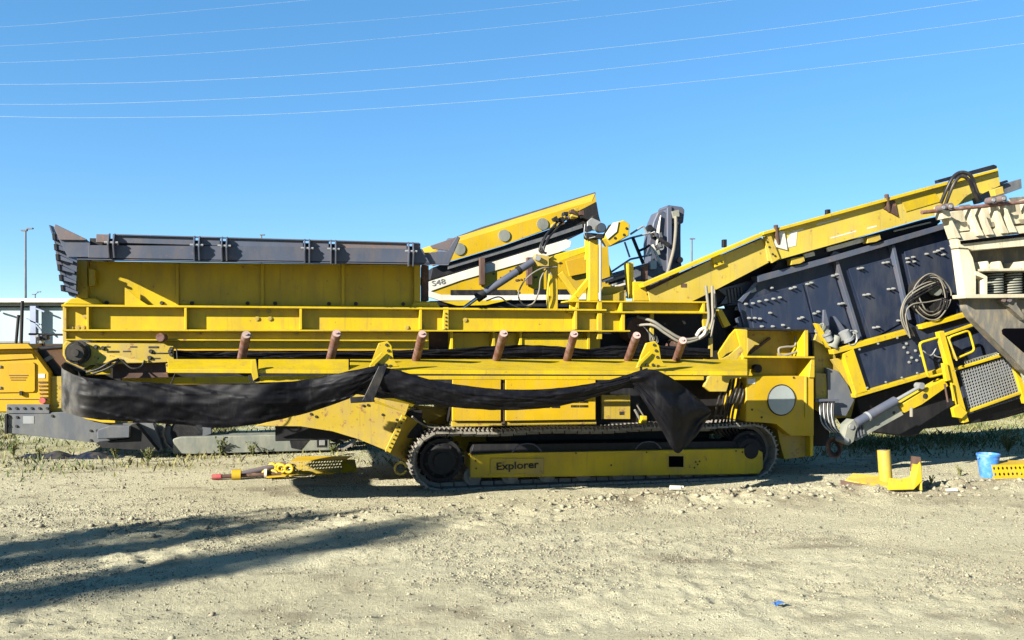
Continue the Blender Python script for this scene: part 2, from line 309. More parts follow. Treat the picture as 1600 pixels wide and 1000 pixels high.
def ground_material():
    m = bpy.data.materials.new('dirt'); m.use_nodes = True; nt = m.node_tree; N, K = nt.nodes, nt.links
    b = N['Principled BSDF']; b.inputs['Roughness'].default_value = 0.95; b.inputs['Specular IOR Level'].default_value = 0.15
    tc = N.new('ShaderNodeTexCoord')
    def noise(s, d=6, r=0.6, sc=(1, 1, 1)):
        mp = N.new('ShaderNodeMapping'); mp.inputs['Scale'].default_value = sc; mp.inputs['Rotation'].default_value = (0, 0, R(-17))
        K.new(tc.outputs['Object'], mp.inputs[0])
        n = N.new('ShaderNodeTexNoise'); n.inputs['Scale'].default_value = s; n.inputs['Detail'].default_value = d; n.inputs['Roughness'].default_value = r
        K.new(mp.outputs[0], n.inputs[0]); return n
    def ramp(src, p0, p1):
        r = N.new('ShaderNodeValToRGB'); r.color_ramp.elements[0].position = p0; r.color_ramp.elements[1].position = p1; K.new(src, r.inputs[0]); return r.outputs[0]
    def mix(f, a, c):
        x = N.new('ShaderNodeMix'); x.data_type = 'RGBA'; x.inputs[7].default_value = (*c, 1)
        K.new(f, x.inputs[0])
        if isinstance(a, tuple): x.inputs[6].default_value = (*a, 1)
        else: K.new(a, x.inputs[6])
        return x.outputs[2]
    def mul(f, k):
        x = N.new('ShaderNodeMath'); x.operation = 'MULTIPLY'; x.inputs[1].default_value = k; K.new(f, x.inputs[0]); return x.outputs[0]
    c = mix(ramp(noise(0.5, 5, .6, (.5, 1.4, 1)).outputs[0], .4, .65), (0.50, 0.455, 0.285), (0.62, 0.57, 0.37))
    c = mix(mul(ramp(noise(2.2, 9, .7, (.6, 1.3, 1)).outputs[0], .5, .72), .6), c, (0.39, 0.35, 0.225))
    c = mix(mul(ramp(noise(14, 8, .75).outputs[0], .56, .7), .65), c, (0.20, 0.175, 0.12))
    c = mix(mul(ramp(noise(45, 6, .7).outputs[0], .5, .68), .5), c, (0.66, 0.61, 0.43))
    n4 = noise(105, 4, .75); c = mix(mul(ramp(n4.outputs[0], .57, .66), .85), c, (0.12, 0.10, 0.07))
    sa = N.new('ShaderNodeAttribute'); sa.attribute_name = 'soil'; c = mix(mul(sa.outputs['Fac'], .9), c, (0.19, 0.15, 0.095))
    sp = N.new('ShaderNodeSeparateXYZ'); K.new(tc.outputs['Object'], sp.inputs[0])
    g = N.new('ShaderNodeMapRange'); g.inputs[1].default_value = 10.6; g.inputs[2].default_value = 13.5; K.new(sp.outputs[1], g.inputs[0])
    gm = N.new('ShaderNodeMath'); gm.operation = 'MULTIPLY'; K.new(g.outputs[0], gm.inputs[0]); K.new(ramp(noise(1.6, 6).outputs[0], .35, .6), gm.inputs[1])
    c = mix(mul(gm.outputs[0], .8), c, (0.30, 0.31, 0.12))
    hs = N.new('ShaderNodeHueSaturation'); hs.inputs['Value'].default_value = 0.90; hs.inputs['Saturation'].default_value = 0.93; K.new(c, hs.inputs['Color']); K.new(hs.outputs[0], b.inputs['Base Color'])
    n5 = noise(26, 9, .75); a = N.new('ShaderNodeMath'); a.operation = 'ADD'; K.new(n5.outputs[0], a.inputs[0]); K.new(mul(n4.outputs[0], .5), a.inputs[1])
    bp = N.new('ShaderNodeBump'); bp.inputs['Strength'].default_value = 1.0; bp.inputs['Distance'].default_value = 0.075
    K.new(a.outputs[0], bp.inputs['Height']); K.new(bp.outputs[0], b.inputs['Normal'])
    return m
ground = np_mesh('ground', V, F, ground_material())
vv_ = -SY*V[:, 0]+CY*(V[:, 1]-D0); uu_ = CY*V[:, 0]+SY*(V[:, 1]-D0)
soil = np.exp(-((vv_+1.1)/.5)**2)*np.clip((uu_+.2)/1.2, 0, 1)*np.clip((7.5-uu_)/2, 0, 1)*np.clip(.55+1.5*vnoise(V[:, 0]*1.3, V[:, 1]*2.2, 65)+1.2*vnoise(V[:, 0]*5, V[:, 1]*6, 66), 0, 1)
soil = np.maximum(soil, np.clip(vnoise(V[:, 0]*.8, V[:, 1]*1.6, 67)*2.2+vnoise(V[:, 0]*4, V[:, 1]*7, 68)*1.4-.55, 0, .7))
at_ = ground.data.attributes.new('soil', 'FLOAT', 'POINT'); at_.data.foreach_set('value', soil.astype(np.float32)); tag(ground, 'pale churned dirt yard with wheel ruts', kind='structure')
ground.data.polygons.foreach_set('use_smooth', np.ones(len(ground.data.polygons), dtype=bool))
def gz(x, y): return float(ground_h(np.array([x], float), np.array([y], float))[0])

# loose gravel and clods: nobody could count them
def gravel(n, xr, yr, s0, s1, seed, dens=None):
    r = np.random.default_rng(seed); P = []
    while len(P) < n:
        m = 20000; y = r.uniform(*yr, m); x = r.uniform(*xr, m); k = np.abs(x) < y*.66+.3
        if dens is not None: k &= r.random(m) < dens(x, y)
        P += list(zip(x[k], y[k]))
    P = P[:n]
    P = np.array(P); s = s0*(s1/s0)**(r.random(n)**2.2)
    base = np.array([[1, 0, 0], [0, 1, 0], [-1, 0, 0], [0, -1, 0], [0, 0, .75], [0, 0, -.6]])
    f = np.array([[0, 1, 4], [1, 2, 4], [2, 3, 4], [3, 0, 4], [1, 0, 5], [2, 1, 5], [3, 2, 5], [0, 3, 5]])
    a = r.uniform(0, 6.28, n); B = base[None]*r.uniform(.6, 1.25, (n, 6, 1)) + r.uniform(-.25, .25, (n, 6, 3))
    c, q = np.cos(a)[:, None], np.sin(a)[:, None]
    W = np.stack([B[..., 0]*c-B[..., 1]*q, B[..., 0]*q+B[..., 1]*c, B[..., 2]], -1)*s[:, None, None]
    W[..., 0] += P[:, :1]; W[..., 1] += P[:, 1:]; W[..., 2] += (ground_h(P[:, 0], P[:, 1]) + s*.25)[:, None]
    return W.reshape(-1, 3), (f[None]+np.arange(n)[:, None, None]*6).reshape(-1, 3)
def strip_d(x, y):
    v = -SY*x+CY*(y-D0); u = CY*x+SY*(y-D0)
    return np.exp(-((v+1.05)/.35)**2)*np.where(u > .2, 1, .35)
clump = lambda x, y: .12+2.2*np.maximum(0, vnoise(x*.9, y*1.6, 64)+.6*vnoise(x*3., y*4., 63))
g1 = gravel(30000, (-8, 8), (2.9, 8.5), .003, .013, 1, clump); g2 = gravel(12000, (-9, 9), (7, 14), .005, .016, 2); g3 = gravel(1100, (-6, 7), (6, 12), .008, .045, 3, strip_d)
g4 = gravel(260, (-8, 8), (3, 12), .012, .03, 4)
vv, ff, k = [], [], 0
for a, b in (g1, g2, g3, g4): vv.append(a); ff.append(b+k); k += len(a)
gr = np_mesh('gravel', np.concatenate(vv), np.concatenate(ff), MATS['pebble']); tag(gr, 'loose pebbles and dry clods scattered over the dirt', 'gravel', kind='stuff')

da, db = gravel(20000, (-8, 8), (2.9, 9), .003, .010, 14, clump); dc, dd = gravel(2500, (-8, 8), (7, 12.5), .006, .02, 15)  # dark colour stands in for specks of shadow beside small clods
tag(np_mesh('shadow_gravel', np.concatenate([da, dc]), np.concatenate([db, dd+len(da)]), MATS['pebble_shade']), 'small dark chips standing in for clod shadows on the dirt', 'gravel', kind='stuff')
def grass(name, n, dens, h0, h1, mat, seed, label, yr, xr):
    r = np.random.default_rng(seed); P = []
    while len(P) < n:
        m = 4000; y = r.uniform(*yr, m); x = r.uniform(*xr, m); k = r.random(m) < dens(x, y); P += list(zip(x[k], y[k]))
    P = np.array(P[:n]); h = r.uniform(h0, h1, n)*(.5+r.random(n)); a = r.uniform(0, 6.28, n); w = r.uniform(.006, .014, n)
    z = ground_h(P[:, 0], P[:, 1]) - .01; lean = r.uniform(-.7, .7, (n, 2))*h[:, None]
    d = np.stack([np.cos(a), np.sin(a)], 1)*w[:, None]
    v0 = np.column_stack([P-d, z]); v1 = np.column_stack([P+d, z]); v2 = np.column_stack([P+lean*.4+d*.6, z+h*.6]); v3 = np.column_stack([P+lean, z+h])
    Vv = np.stack([v0, v1, v2, v3], 1).reshape(-1, 3); b = np.arange(n)[:, None]*4
    Ff = np.concatenate([b+np.array([[0, 1, 2]]), b+np.array([[0, 2, 3]])])
    o = np_mesh(name, Vv, Ff, MATS[mat]); tag(o, label, 'grass', kind='stuff'); return o
def patch(x, y, s, t): return np.clip((vnoise(x*.9, y*.9, s)+vnoise(x*3, y*3, s+1)*.6-t)*4, 0, 1)
def dens_back(x, y):
    u = CY*x+SY*(y-D0); v = -SY*x+CY*(y-D0)
    left = np.clip((v-1.6)/1.8, 0, 1)**1.5*(u < 2.5); right = np.clip((v-1.0)/1.8, 0, 1)*(u > 3.2)
    return np.clip(left*(.15+.85*patch(x, y, 41, -.02))+right*(0.4+0.6*patch(x, y, 41, -.1)), 0, 1)
grass('dry_grass', 75000, dens_back, .025, .09, 'leaf_dry', 5, 'dry yellow grass growing behind and beyond the machines', (8, 24), (-11, 16))
grass('green_grass', 26000, lambda x, y: dens_back(x, y)*patch(x, y, 51, .02), .03, .11, 'leaf_green', 6, 'green weedy ground cover among the dry grass', (8, 24), (-11, 16))

# ================================================================== THE MAIN SCREENING MACHINE
S = empty('screening_machine', (0, D0, 0), YAW, label='long yellow tracked screening plant with slack black belt, filling the foreground', cat='machine')

# ---- crawler tracks
uL, uR, TR = L(640, 722, 0).x, L(1218, 720, 0).x, 0.355
TW = 0.5
def make_track(v0, first=None):
    t = bpy.data.objects.new('crawler_track', None); COL.objects.link(t); t.parent = S; t.location = (0, v0, -.035)
    if first:
        for ch in first.children:
            c = ch.copy(); COL.objects.link(c); c.parent = t
        return t
    r = TR - 0.045; a, b = uL+TR, uR-TR; straight = b-a; per = 2*straight+2*math.pi*r; n = 62
    bm = bmesh.new(); p = per/n
    add_box(bm, -p*.47, p*.47, 0, TW, -.012, .012)
    for q in (-.34, .0, .34): add_box(bm, p*q-.007, p*q+.007, 0.004, TW-.004, .012, .036)
    add_box(bm, -p*.45, p*.45, .16, .22, -.055, -.012); add_box(bm, -p*.45, p*.45, .28, .34, -.055, -.012)
    bmesh.ops.recalc_face_normals(bm, faces=bm.faces[:]); me = bpy.data.meshes.new('track_shoe'); bm.to_mesh(me); bm.free(); me.materials.append(MATS['track_steel'])
    for i in range(n):
        s = i*per/n
        if s < straight: x, z, ang = a+s, TR+r, 0
        elif s < straight+math.pi*r: th = (s-straight)/r; x, z, ang = b+r*math.sin(th), TR+r*math.cos(th), th
        elif s < 2*straight+math.pi*r: x, z, ang = b-(s-straight-math.pi*r), TR-r, math.pi
        else: th = math.pi+(s-2*straight-math.pi*r)/r; x, z, ang = a+r*math.sin(th), TR+r*math.cos(th), th
        if ang == 0: z -= 0.018*math.sin((x-a)/straight*math.pi*3)**2
        o = bpy.data.objects.new('track_shoe', me); COL.objects.link(o); o.parent = t; o.location = (x, 0, z); o.rotation_euler = (0, ang, 0)
    for c_ in (a, b):
        bm = bmesh.new(); add_cyl(bm, (c_, .10, TR), (c_, .4, TR), .235, seg=28); add_cyl(bm, (c_, .05, TR), (c_, .10, TR), .15, .2, seg=24); add_cyl(bm, (c_, .02, TR), (c_, .05, TR), .09, seg=16)
        for k in range(18):
            th = k*2*math.pi/18; d = Vector((math.cos(th), 0, math.sin(th))); e = Vector((-d.z, 0, d.x)); q = Vector((c_, .2, TR))
            add_prism(bm, [q+d*.23-e*.025, q+d*.27-e*.01, q+d*.27+e*.01, q+d*.23+e*.025], (0, .1, 0))
        for k in range(8):
            th = k*2*math.pi/8+.2; add_cyl(bm, (c_+.17*math.cos(th), .085, TR+.17*math.sin(th)), (c_+.17*math.cos(th), .06, TR+.17*math.sin(th)), .014, seg=6)
        finish('drive_sprocket' if c_ == a else 'idler_wheel', bm, 'black', t, smooth=35)
    for k in range(8):
        x = a+.35+k*(straight-.7)/7
        bm = bmesh.new(); add_cyl(bm, (x, .1, .165), (x, .4, .165), .1, seg=18); add_cyl(bm, (x, .06, .165), (x, .1, .165), .05, seg=12); finish('track_roller', bm, 'track_steel', t, smooth=35)
    return t
T1 = make_track(0.0)
TF = [(735, 706), (800, 703), (1180, 696), (1192, 702), (1193, 727), (1186, 736), (735, 742)]
tf = plate('track_frame', T1, 'yellow', TF, 0.03, 0.4, 0.008)
plate('frame_top', T1, 'black', [(740, 690), (1180, 684), (1182, 697), (735, 707)], 0.09, 0.3)
rect('square_opening', T1, 'void', 1045, 708, 1068, 725, 0.026, 0.003, 0)
rect('opening_surround', T1, 'yellow_worn', 1042, 705, 1071, 728, 0.0275, 0.002, 0)
nameplate = rect('name_plate', T1, 'yellow_worn', 766, 711, 850, 736, 0.018, 0.012, 0.003)
text('lettering', nameplate, 'ink', 'Explorer', 775, 729.5, 0.014, 11.5, w_px=66, bold=0.002, rot=R(1.2))
for x, y in ((768, 713), (848, 712), (768, 733), (848, 732), (743, 715), (744, 727), (900, 703), (1010, 702), (1195-20, 703), (1160, 702), (1090, 721), (1087, 717), (1093, 716), (1085, 726), (1150, 700), (955, 722)):
    bolt(T1, 'ink', x, y, 0.03, 0.007, 0.008)
tube('step_bracket', T1, 'steel_dark', [(800, 702, .03), (812, 690, .0), (834, 689, .0), (846, 700, .03)], .008, 6, 2)
tube('step_bracket', T1, 'steel_dark', [(993, 697, .03), (1003, 687, .0), (1022, 686, .0), (1033, 696, .03)], .008, 6, 2)
T2 = make_track(1.95, T1)

# ---- undercarriage cross body and chute plates under the hopper
box('undercarriage_beam', S, 'black', 0.1, 2.6, .5, 1.95, .3, .62)
chute = bpy.data.objects.new('tail_chute', None); COL.objects.link(chute); chute.parent = S
plate('side_plate', chute, 'yellow_worn', [(395, 666), (425, 658), (520, 622), (560, 616), (640, 632), (634, 646), (603, 704), (560, 686), (520, 673), (470, 666)], .12, .03, .006)
quadsheet('top_sheet', chute, 'yellow', [(575, 622, .1), (655, 622, .75), (646, 634, .45), (634, 644, .12)], .02)
quadsheet('side_sheet', chute, 'yellow_worn', [(634, 648, .13), (700, 690, .75), (660, 735, .75), (603, 706, .13)], .02)
plate('joint_flange', chute, 'yellow', [(628, 648), (636, 652), (610, 708), (602, 703)], .07, .03)
for i in range(8): bolt(chute, 'ink', 629-i*3.0+1, 655+i*6.3, .068, .007, .01)
for x, y in ((568, 634), (575, 633), (598, 648), (620, 656), (482, 640), (486, 647), (494, 651)): bolt(chute, 'ink', x, y, .118, .01, .01)
quadsheet('inner_sheet', chute, 'yellow_worn', [(645, 634, .5), (715, 640, .7), (700, 668, .9), (668, 664, .6)], .02)
tube('hose', chute, 'hose_pale', [(644, 651, .1), (662, 664, .2), (688, 669, .25), (715, 667, .3)], .012)
box('chute_floor', chute, 'black', L(430, 660, .3).x, L(660, 660, .3).x, .3, 1.9, .55, .85)
bm = bmesh.new(); c0 = L(626, 732, -.02)
add_tube(bm, [c0+Vector((.062*math.cos(t), 0.0, .062*math.sin(t))) for t in np.linspace(.2, 5.9, 22)], .013, 8); finish('lifting_ring', bm, 'yellow_worn', chute, smooth=50)

# ---- main frame
mf = bpy.data.objects.new('main_frame', None); COL.objects.link(mf); mf.parent = S
plate('web', mf, 'yellow', [(98, 478), (945, 485), (945, 517), (98, 516)], 0, .02)
plate('top_flange', mf, 'yellow', [(96, 475.5), (948, 483), (948, 486), (96, 479)], -.1, .25, .003)
plate('middle_flange', mf, 'yellow', [(97, 514.5), (985, 516), (985, 518.5), (97, 517.5)], -.1, .25, .003)
plate('lower_web', mf, 'yellow', [(98, 518), (670, 518.5), (670, 546), (98, 545)], .0, .02)
plate('lower_flange', mf, 'yellow', [(103, 529.5), (668, 531), (668, 533.5), (103, 532)], -.09, .1, .003)
for x, w in ((137, 4), (290, 4), (470, 4), (657.5, 4), (900, 4), (697, 8)):
    plate('web_rib', mf, 'yellow', [(x-w/2, 480), (x+w/2, 480), (x+w/2, 515), (x-w/2, 515)], -.096, .1, .003)
for x, y in [(695+2, 490+i*6) for i in range(5)]: bolt(mf, 'ink', x, y, -.097, .007, .008)
for x, y in ((402, 486), (420, 486), (402, 498), (422, 498), (660, 508+2), (727, 500), (636, 512), (112, 512), (122, 512), (130, 512), (104, 513), (133, 494)): bolt(mf, 'yellow_worn', x, y, .0, .018, .014)
for x in (160, 312, 463, 606): bolt(mf, 'yellow_worn', x, 521, .0, .014, .03)
plate('end_plate', mf, 'yellow_worn', [(98, 476), (104, 476), (104, 546), (98, 546)], -.04, 2.3)
for x0, x1 in ((708, 770), (774, 812), (816, 938)):
    plate('recess_panel', mf, 'yellow', [(x0, 520), (x1, 520), (x1, 546), (x0, 546)], .14, .02)
for x in (706, 772, 814, 920): plate('lower_rib', mf, 'yellow', [(x-2, 518), (x+2, 518), (x+2, 546), (x-2, 546)], -.02, .18, .003)
plate('lower_panel', mf, 'yellow', [(816, 528), (918, 528), (918, 546), (816, 546)], .0, .02)
plate('dark_recess', mf, 'brown', [(666, 519), (705, 519), (705, 548), (666, 548)], .3, .05)
box('far_web', mf, 'yellow', L(98, 500, 0).x, L(945, 500, 0).x, 2.28, 2.3, L(98, 546, 0).z, L(98, 476, 0).z)
for px in (120, 300, 500, 680, 900): box('cross_member', mf, 'yellow', L(px, 500, 0).x, L(px, 500, 0).x+.12, .02, 2.28, L(98, 514, 0).z, L(98, 490, 0).z)
# upper rear frame
plate('upper_web', mf, 'yellow', [(890, 473), (1102, 473), (1102, 488), (890, 488)], .03, .02)
plate('upper_top_flange', mf, 'yellow', [(886, 469.5), (1106, 471), (1106, 473.5), (886, 472)], -.07, .25, .003)
plate('upper_bottom_flange', mf, 'yellow', [(888, 486), (1108, 487), (1108, 490), (888, 489)], -.07, .25, .003)
for x in (903, 971, 1100): plate('upper_rib', mf, 'yellow', [(x-2, 472), (x+2, 472), (x+2, 488), (x-2, 488)], -.065, .1, .003)
plate('box_web', mf, 'yellow', [(940, 489), (972, 489), (972, 518), (940, 518)], .02, .03)
for x in (941, 974): plate('box_rib', mf, 'yellow', [(x-2.5, 488), (x+2.5, 488), (x+2.5, 519), (x-2.5, 519)], -.05, .08, .003)
plate('hanger', mf, 'yellow_worn', [(1016, 489), (1022, 489), (1022, 533), (1016, 533)], .02, .03)
plate('rear_web_plate', mf, 'yellow', [(1100, 474), (1108, 474), (1110, 520), (1100, 522), (1098, 500)], .0, .03)
# hidden dark machinery in the middle of the frame
box('feed_conveyor_body', S, 'black', L(672, 520, .4).x, L(1165, 520, .4).x, .45, 2.2, L(800, 590, .4).z, L(800, 478, .4).z)
for px, py, r in ((1000, 516, .16), (1060, 545, .12)): disc('drum', S, 'brown', px, py, .15, r, .28)
plate('belly_plate', S, 'black', [(120, 548), (1160, 548), (1160, 592), (705, 600), (120, 600)], .22, .2)

# ---- hopper
hp = bpy.data.objects.new('hopper', None); COL.objects.link(hp); hp.parent = S
plate('side_wall', hp, 'yellow', [(140, 408), (650, 414), (650, 481), (136, 477)], .06, .015)
for x in (277, 410, 536): plate('wall_rib', hp, 'yellow', [(x-2.5, 412), (x+2.5, 412), (x+2.5, 479), (x-2.5, 479)], .03, .04, .003)
plate('corner_post', hp, 'yellow_worn', [(120, 407), (136, 407), (137, 466), (119, 466)], -.02, .1)
plate('corner_plate', hp, 'yellow', [(138, 419), (148, 421), (149, 446), (139, 448)], -.06, .06)
plate('corner_post', hp, 'yellow', [(647, 414), (657, 414), (657, 478), (647, 478)], .0, .1)
plate('corner_post', hp, 'brown', [(659, 414), (670, 415), (670, 470), (659, 472)], .12, .1)
plate('foot_block', hp, 'yellow', [(97, 476), (110, 466), (150, 465), (163, 477)], -.03, .25, .012)
plate('foot_block', hp, 'yellow', [(636, 483), (648, 471), (682, 471), (690, 483)], -.02, .25, .012)
plate('gusset', hp, 'yellow', [(195, 449), (199, 451), (214, 466), (232, 477), (195, 477)], -.02, .012, .002)
for x in (167, 253, 300, 387, 430, 514, 556, 630): bolt(hp, 'ink', x, 472.5+.012*x/3, .06, .014, .02)
uh0, uh1 = L(140, 440, .06).x, L(650, 440, .06).x; zh0, zh1 = L(140, 477, .06).z, L(140, 400, .06).z
box('far_wall', hp, 'yellow', uh0, uh1, 2.2, 2.215, zh0, zh1)
box('end_wall', hp, 'yellow', uh0, uh0+.015, .076, 2.2, zh0, zh1); box('end_wall', hp, 'yellow', uh1-.015, uh1, .076, 2.2, zh0, zh1)
# dark steel wings
WV = -.52
wing = bpy.data.objects.new('hopper_wing', None); COL.objects.link(wing); wing.parent = S
plate('lower_sheet', wing, 'steel_dark', [(138, 383), (420, 385), (660, 389), (672, 411), (420, 407), (138, 403)], WV, .012)
for a, b, c in ((176, 303, 'steel_dark'), (356, 474, 'steel_dark'), (524, 636, 'steel_rust'), (311, 344, 'steel_dark'), (484, 514, 'steel_dark'), (150, 170, 'steel_rust'), (646, 657, 'steel_rust')):
    s = lambda x: 366+(x-160)*.0285
    plate('upper_sheet', wing, c, [(a, s(a)), (b, s(b)), (b, s(b)+13), (a, s(a)+13)], WV+.015, .012)
plate('edge_lip', wing, 'steel_dark', [(176, 365.5), (655, 379), (655, 381), (176, 367.5)], WV-.01, .03, .002)
plate('backing_sheet', wing, 'black', [(140, 372), (420, 378), (657, 385), (657, 398), (140, 392)], WV+.05, .012)
quadsheet('underside_sheet', wing, 'steel_dark', [(120, 404, WV), (672, 412, WV), (662, 409, .1), (140, 405, .1)], .012)
plate('bottom_rail', wing, 'black', [(120, 402), (672, 410), (672, 414), (120, 406)], WV+.02, .05)
def rib(x, y0):
    P = [L(x, y0-2, WV), L(x, y0+37, WV)]; u = P[0].x; zt, zb = P[0].z, P[1].z; zm = zb+(zt-zb)*.52
    for du in (0, .045):
        bm = bmesh.new(); add_prism(bm, [(u+du, WV+.01, zt), (u+du, WV-.035, zt-.02), (u+du, WV-.075, zm), (u+du, WV-.03, zb), (u+du, WV+.01, zb)], (.014, 0, 0)); bev(bm, .002); finish('hinge_rib', bm, 'steel_dark', wing)
    cyl('hinge_pin', wing, 'galv', (u-.03, WV-.045, zm+.02), (u+.09, WV-.045, zm+.02), .012, seg=10)
for x in (170, 303, 346, 475, 516, 637): rib(x, 366+(x-160)*.0285)
plate('corner_sheet', wing, 'steel_dark', [(86, 351), (135, 374), (141, 379), (141, 402), (106, 402), (93, 376)], WV+.003, .012)
plate('corner_edge', wing, 'steel_rust', [(86, 350), (136, 374), (134, 375.5), (93, 375), (84, 356)], WV-.02, .02)
quadsheet('corner_fill', wing, 'steel_dark', [(90, 374, WV), (106, 403, WV), (122, 407, .0), (119, 466, .1), (103, 440, -.1)], .012) if False else plate('corner_fill', wing, 'steel_dark', [(84, 362), (94, 377), (107, 403), (121, 407), (119, 466), (108, 462), (98, 440), (88, 412)], -.16, .012)
for i in range(6):
    y = 366+i*16; x = 82+i*2.6
    plate('end_rib', wing, 'steel_dark', [(x, y), (x+9, y+2), (x+27, y+10), (x+27, y+14), (x+9, y+8), (x, y+9)], -.2, .05, .003)
    plate('rib_block', wing, 'black', [(x-1, y-1), (x+4, y-1), (x+5, y+9), (x, y+9)], -.21, 2.4, .003)
uw0, uwt = L(119, 466, .0).x, L(84, 355, .0).x; z0, z1 = L(119, 462, 0).z, L(84, 355, 0).z
bm = bmesh.new(); add_prism(bm, [(uw0, -.16, z0), (uwt, -.16, z1), (uwt, 2.4, z1), (uw0, 2.4, z0)], (.012, 0, 0)); finish('end_sheet', bm, 'steel_dark', wing)
zl0, zl1 = L(138, 404, WV).z, L(176, 366, WV).z
bm = bmesh.new(); add_prism(bm, [(uh0, 2.2, zl0), (uh1, 2.2, zl0), (uh1, 2.5, zl1), (uh0, 2.5, zl1)], (0, .012, 0)); finish('far_sheet', bm, 'steel_dark', wing)
plate('end_flare', wing, 'steel_dark', [(657, 395), (700, 393), (714, 369), (719, 371), (700, 413), (664, 413)], WV+.05, .012)
plate('end_flare_edge', wing, 'steel_rust', [(672, 384), (716, 369), (712, 385), (700, 392), (676, 389)], WV+.09, .012)
quadsheet('end_flare_sheet', wing, 'steel_dark', [(664, 414, .1), (700, 414, -.2), (718, 371, -.2), (700, 372, 2.3)], .012)

# ---- side conveyor with slack belt
sc = bpy.data.objects.new('side_conveyor', None); COL.objects.link(sc); sc.parent = S
def seg(name, x0, x1, mat='yellow', vi=-.6):
    quadsheet(name, sc, mat, [(x0, 561+(x0-270)*.0005, vi), (x1, 561+(x1-270)*.0005, vi), (x1, 577+(x1-270)*.004, -1.3), (x0, 577+(x0-270)*.004, -1.3)], .012)
seg('rail_slope', 262, 400, vi=-1.05); seg('rail_slope', 404, 545, vi=-1.05); seg('rail_slope', 547, 1000); seg('rail_slope', 1004, 1168)
plate('rail_front', sc, 'yellow', [(262, 577), (1168, 581), (1168, 587), (262, 583)], -1.3, .06)
plate('rail_lower', sc, 'yellow', [(190, 590), (395, 588), (560, 586), (560, 593), (395, 598), (190, 601)], -.05, .03)
plate('rail_lower', sc, 'yellow', [(560, 587), (1100, 588), (1100, 594), (560, 593)], -.1, .03)
for x0, y0, x1, y1, top in ((377, 564, 385, 523, 0), (515, 566, 526, 521, 0), (650, 562, 660, 522, 0), (776, 561, 787, 521, 0), (886, 562, 897, 522, 0), (981, 562, 995, 524, 0), (1057, 561, 1067, 532, 0)):
    p, q = L(x0, y0, -.68), L(x1, y1, -1.1); d = (q-p).normalized()
    bm = bmesh.new(); add_cyl(bm, p, q, .042, seg=18); add_cyl(bm, p-d*.03, q+d*.012, .013, seg=8); finish('idler_roller', bm, 'idler', sc, smooth=35)
    bm = bmesh.new(); add_cyl(bm, q, q+d*.004, .038, seg=18); add_cyl(bm, q, q+d*.02, .012, seg=8); finish('roller_cap', bm, 'roller_cap', sc)
    box('idler_foot', sc, 'yellow_worn', p.x-.04, p.x+.04, -.72, -.65, p.z-.06, p.z-.02, .004)
disc('idler_end', sc, 'idler', 250, 527, -.3, .04, .2)
def bracket(x):
    plate('bracket', sc, 'yellow', [(x-8, 536), (x+6, 533), (x+12, 540), (x+14, 562), (x+24, 573), (x-22, 574), (x-16, 556)], -1.34, .03, .004)
    plate('bracket_leg', sc, 'yellow', [(x-24, 575), (x-20, 566), (x-2, 549), (x-5, 556)], -1.38, .02, .002)
    for dx, dy in ((4, 5), (7, 14), (9, 24), (2, 36), (-8, 36), (10, 38)): bolt(sc, 'ink', x+dx, 534+dy, -1.34, .01, .012)
bracket(600); bracket(1018)
plate('small_bracket', sc, 'yellow', [(392, 563), (400, 562), (404, 590), (396, 595), (392, 580)], -1.34, .03, .003)
plate('small_bracket', sc, 'black', [(388, 586), (404, 586), (406, 596), (396, 598), (389, 594)], -1.32, .03, .003)
# head drum motor plate
dp = bpy.data.objects.new('drum_plate', None); COL.objects.link(dp); dp.parent = S
plate('mount_plate', dp, 'yellow_worn', [(98, 540), (104, 532), (112, 536), (256, 537), (262, 541), (271, 541), (272, 562), (262, 566), (140, 570), (130, 577), (104, 565), (98, 555)], -.42, .02)
quadsheet('stiffener', dp, 'yellow_worn', [(160, 550, -.42), (232, 561, -.42), (232, 566, -.46), (150, 567, -.46)], .01)
for x0, y0, x1, y1 in ((164, 541, 172, 543), (203, 541, 214, 543), (232, 541, 248, 544), (236, 551, 266, 553), (235, 559, 250, 561), (192, 548, 204, 550), (167, 548, 186, 551), (152, 559, 158, 561), (163, 560, 170, 562)):
    rect('slot', dp, 'ink', x0, y0, x1, y1, -.423, .004, 0)
for x, y in ((268, 545), (266, 549), (268, 554), (110, 548), (107, 560), (161, 544), (150, 542), (236, 549), (234, 559)): bolt(dp, 'ink', x, y, -.42, .014, .02)
p = L(121, 551, -.46)
bm = bmesh.new(); add_cyl(bm, p, p+Vector((0, .06, 0)), .11, seg=26); add_cyl(bm, p-Vector((0, .08, 0)), p, .075, .09, seg=22); add_cyl(bm, p-Vector((0, .1, 0)), p-Vector((0, .08, 0)), .035, seg=14)
for k in range(8): t = k*math.pi/4; add_cyl(bm, p+Vector((.09*math.cos(t), -.015, .09*math.sin(t))), p+Vector((.09*math.cos(t), 0, .09*math.sin(t))), .012, seg=6)
finish('hub_motor', bm, 'hose_black', dp, smooth=35)
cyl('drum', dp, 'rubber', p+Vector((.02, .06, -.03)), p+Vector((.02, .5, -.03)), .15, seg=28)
plate('lower_block', dp, 'yellow', [(134, 572), (173, 571), (173, 585), (134, 586)], -.40, .03)
plate('dark_block', dp, 'brown', [(176, 566), (258, 566), (264, 590), (176, 592)], -.35, .03)
plate('hinge_plate', dp, 'yellow_worn', [(259, 568), (272, 567), (273, 581), (260, 582)], -.44, .02)
for x, y in ((262, 571), (270, 571), (265, 577)): bolt(dp, 'ink', x, y, -.44, .009, .012)
tube('hose', dp, 'hose_black', [(186, 561, -.46), (172, 566, -.5), (155, 576, -.5), (135, 582, -.48)], .012)
tube('hose', dp, 'hose_black', [(186, 563, -.46), (178, 570, -.5), (165, 577, -.5), (145, 584, -.48)], .012)
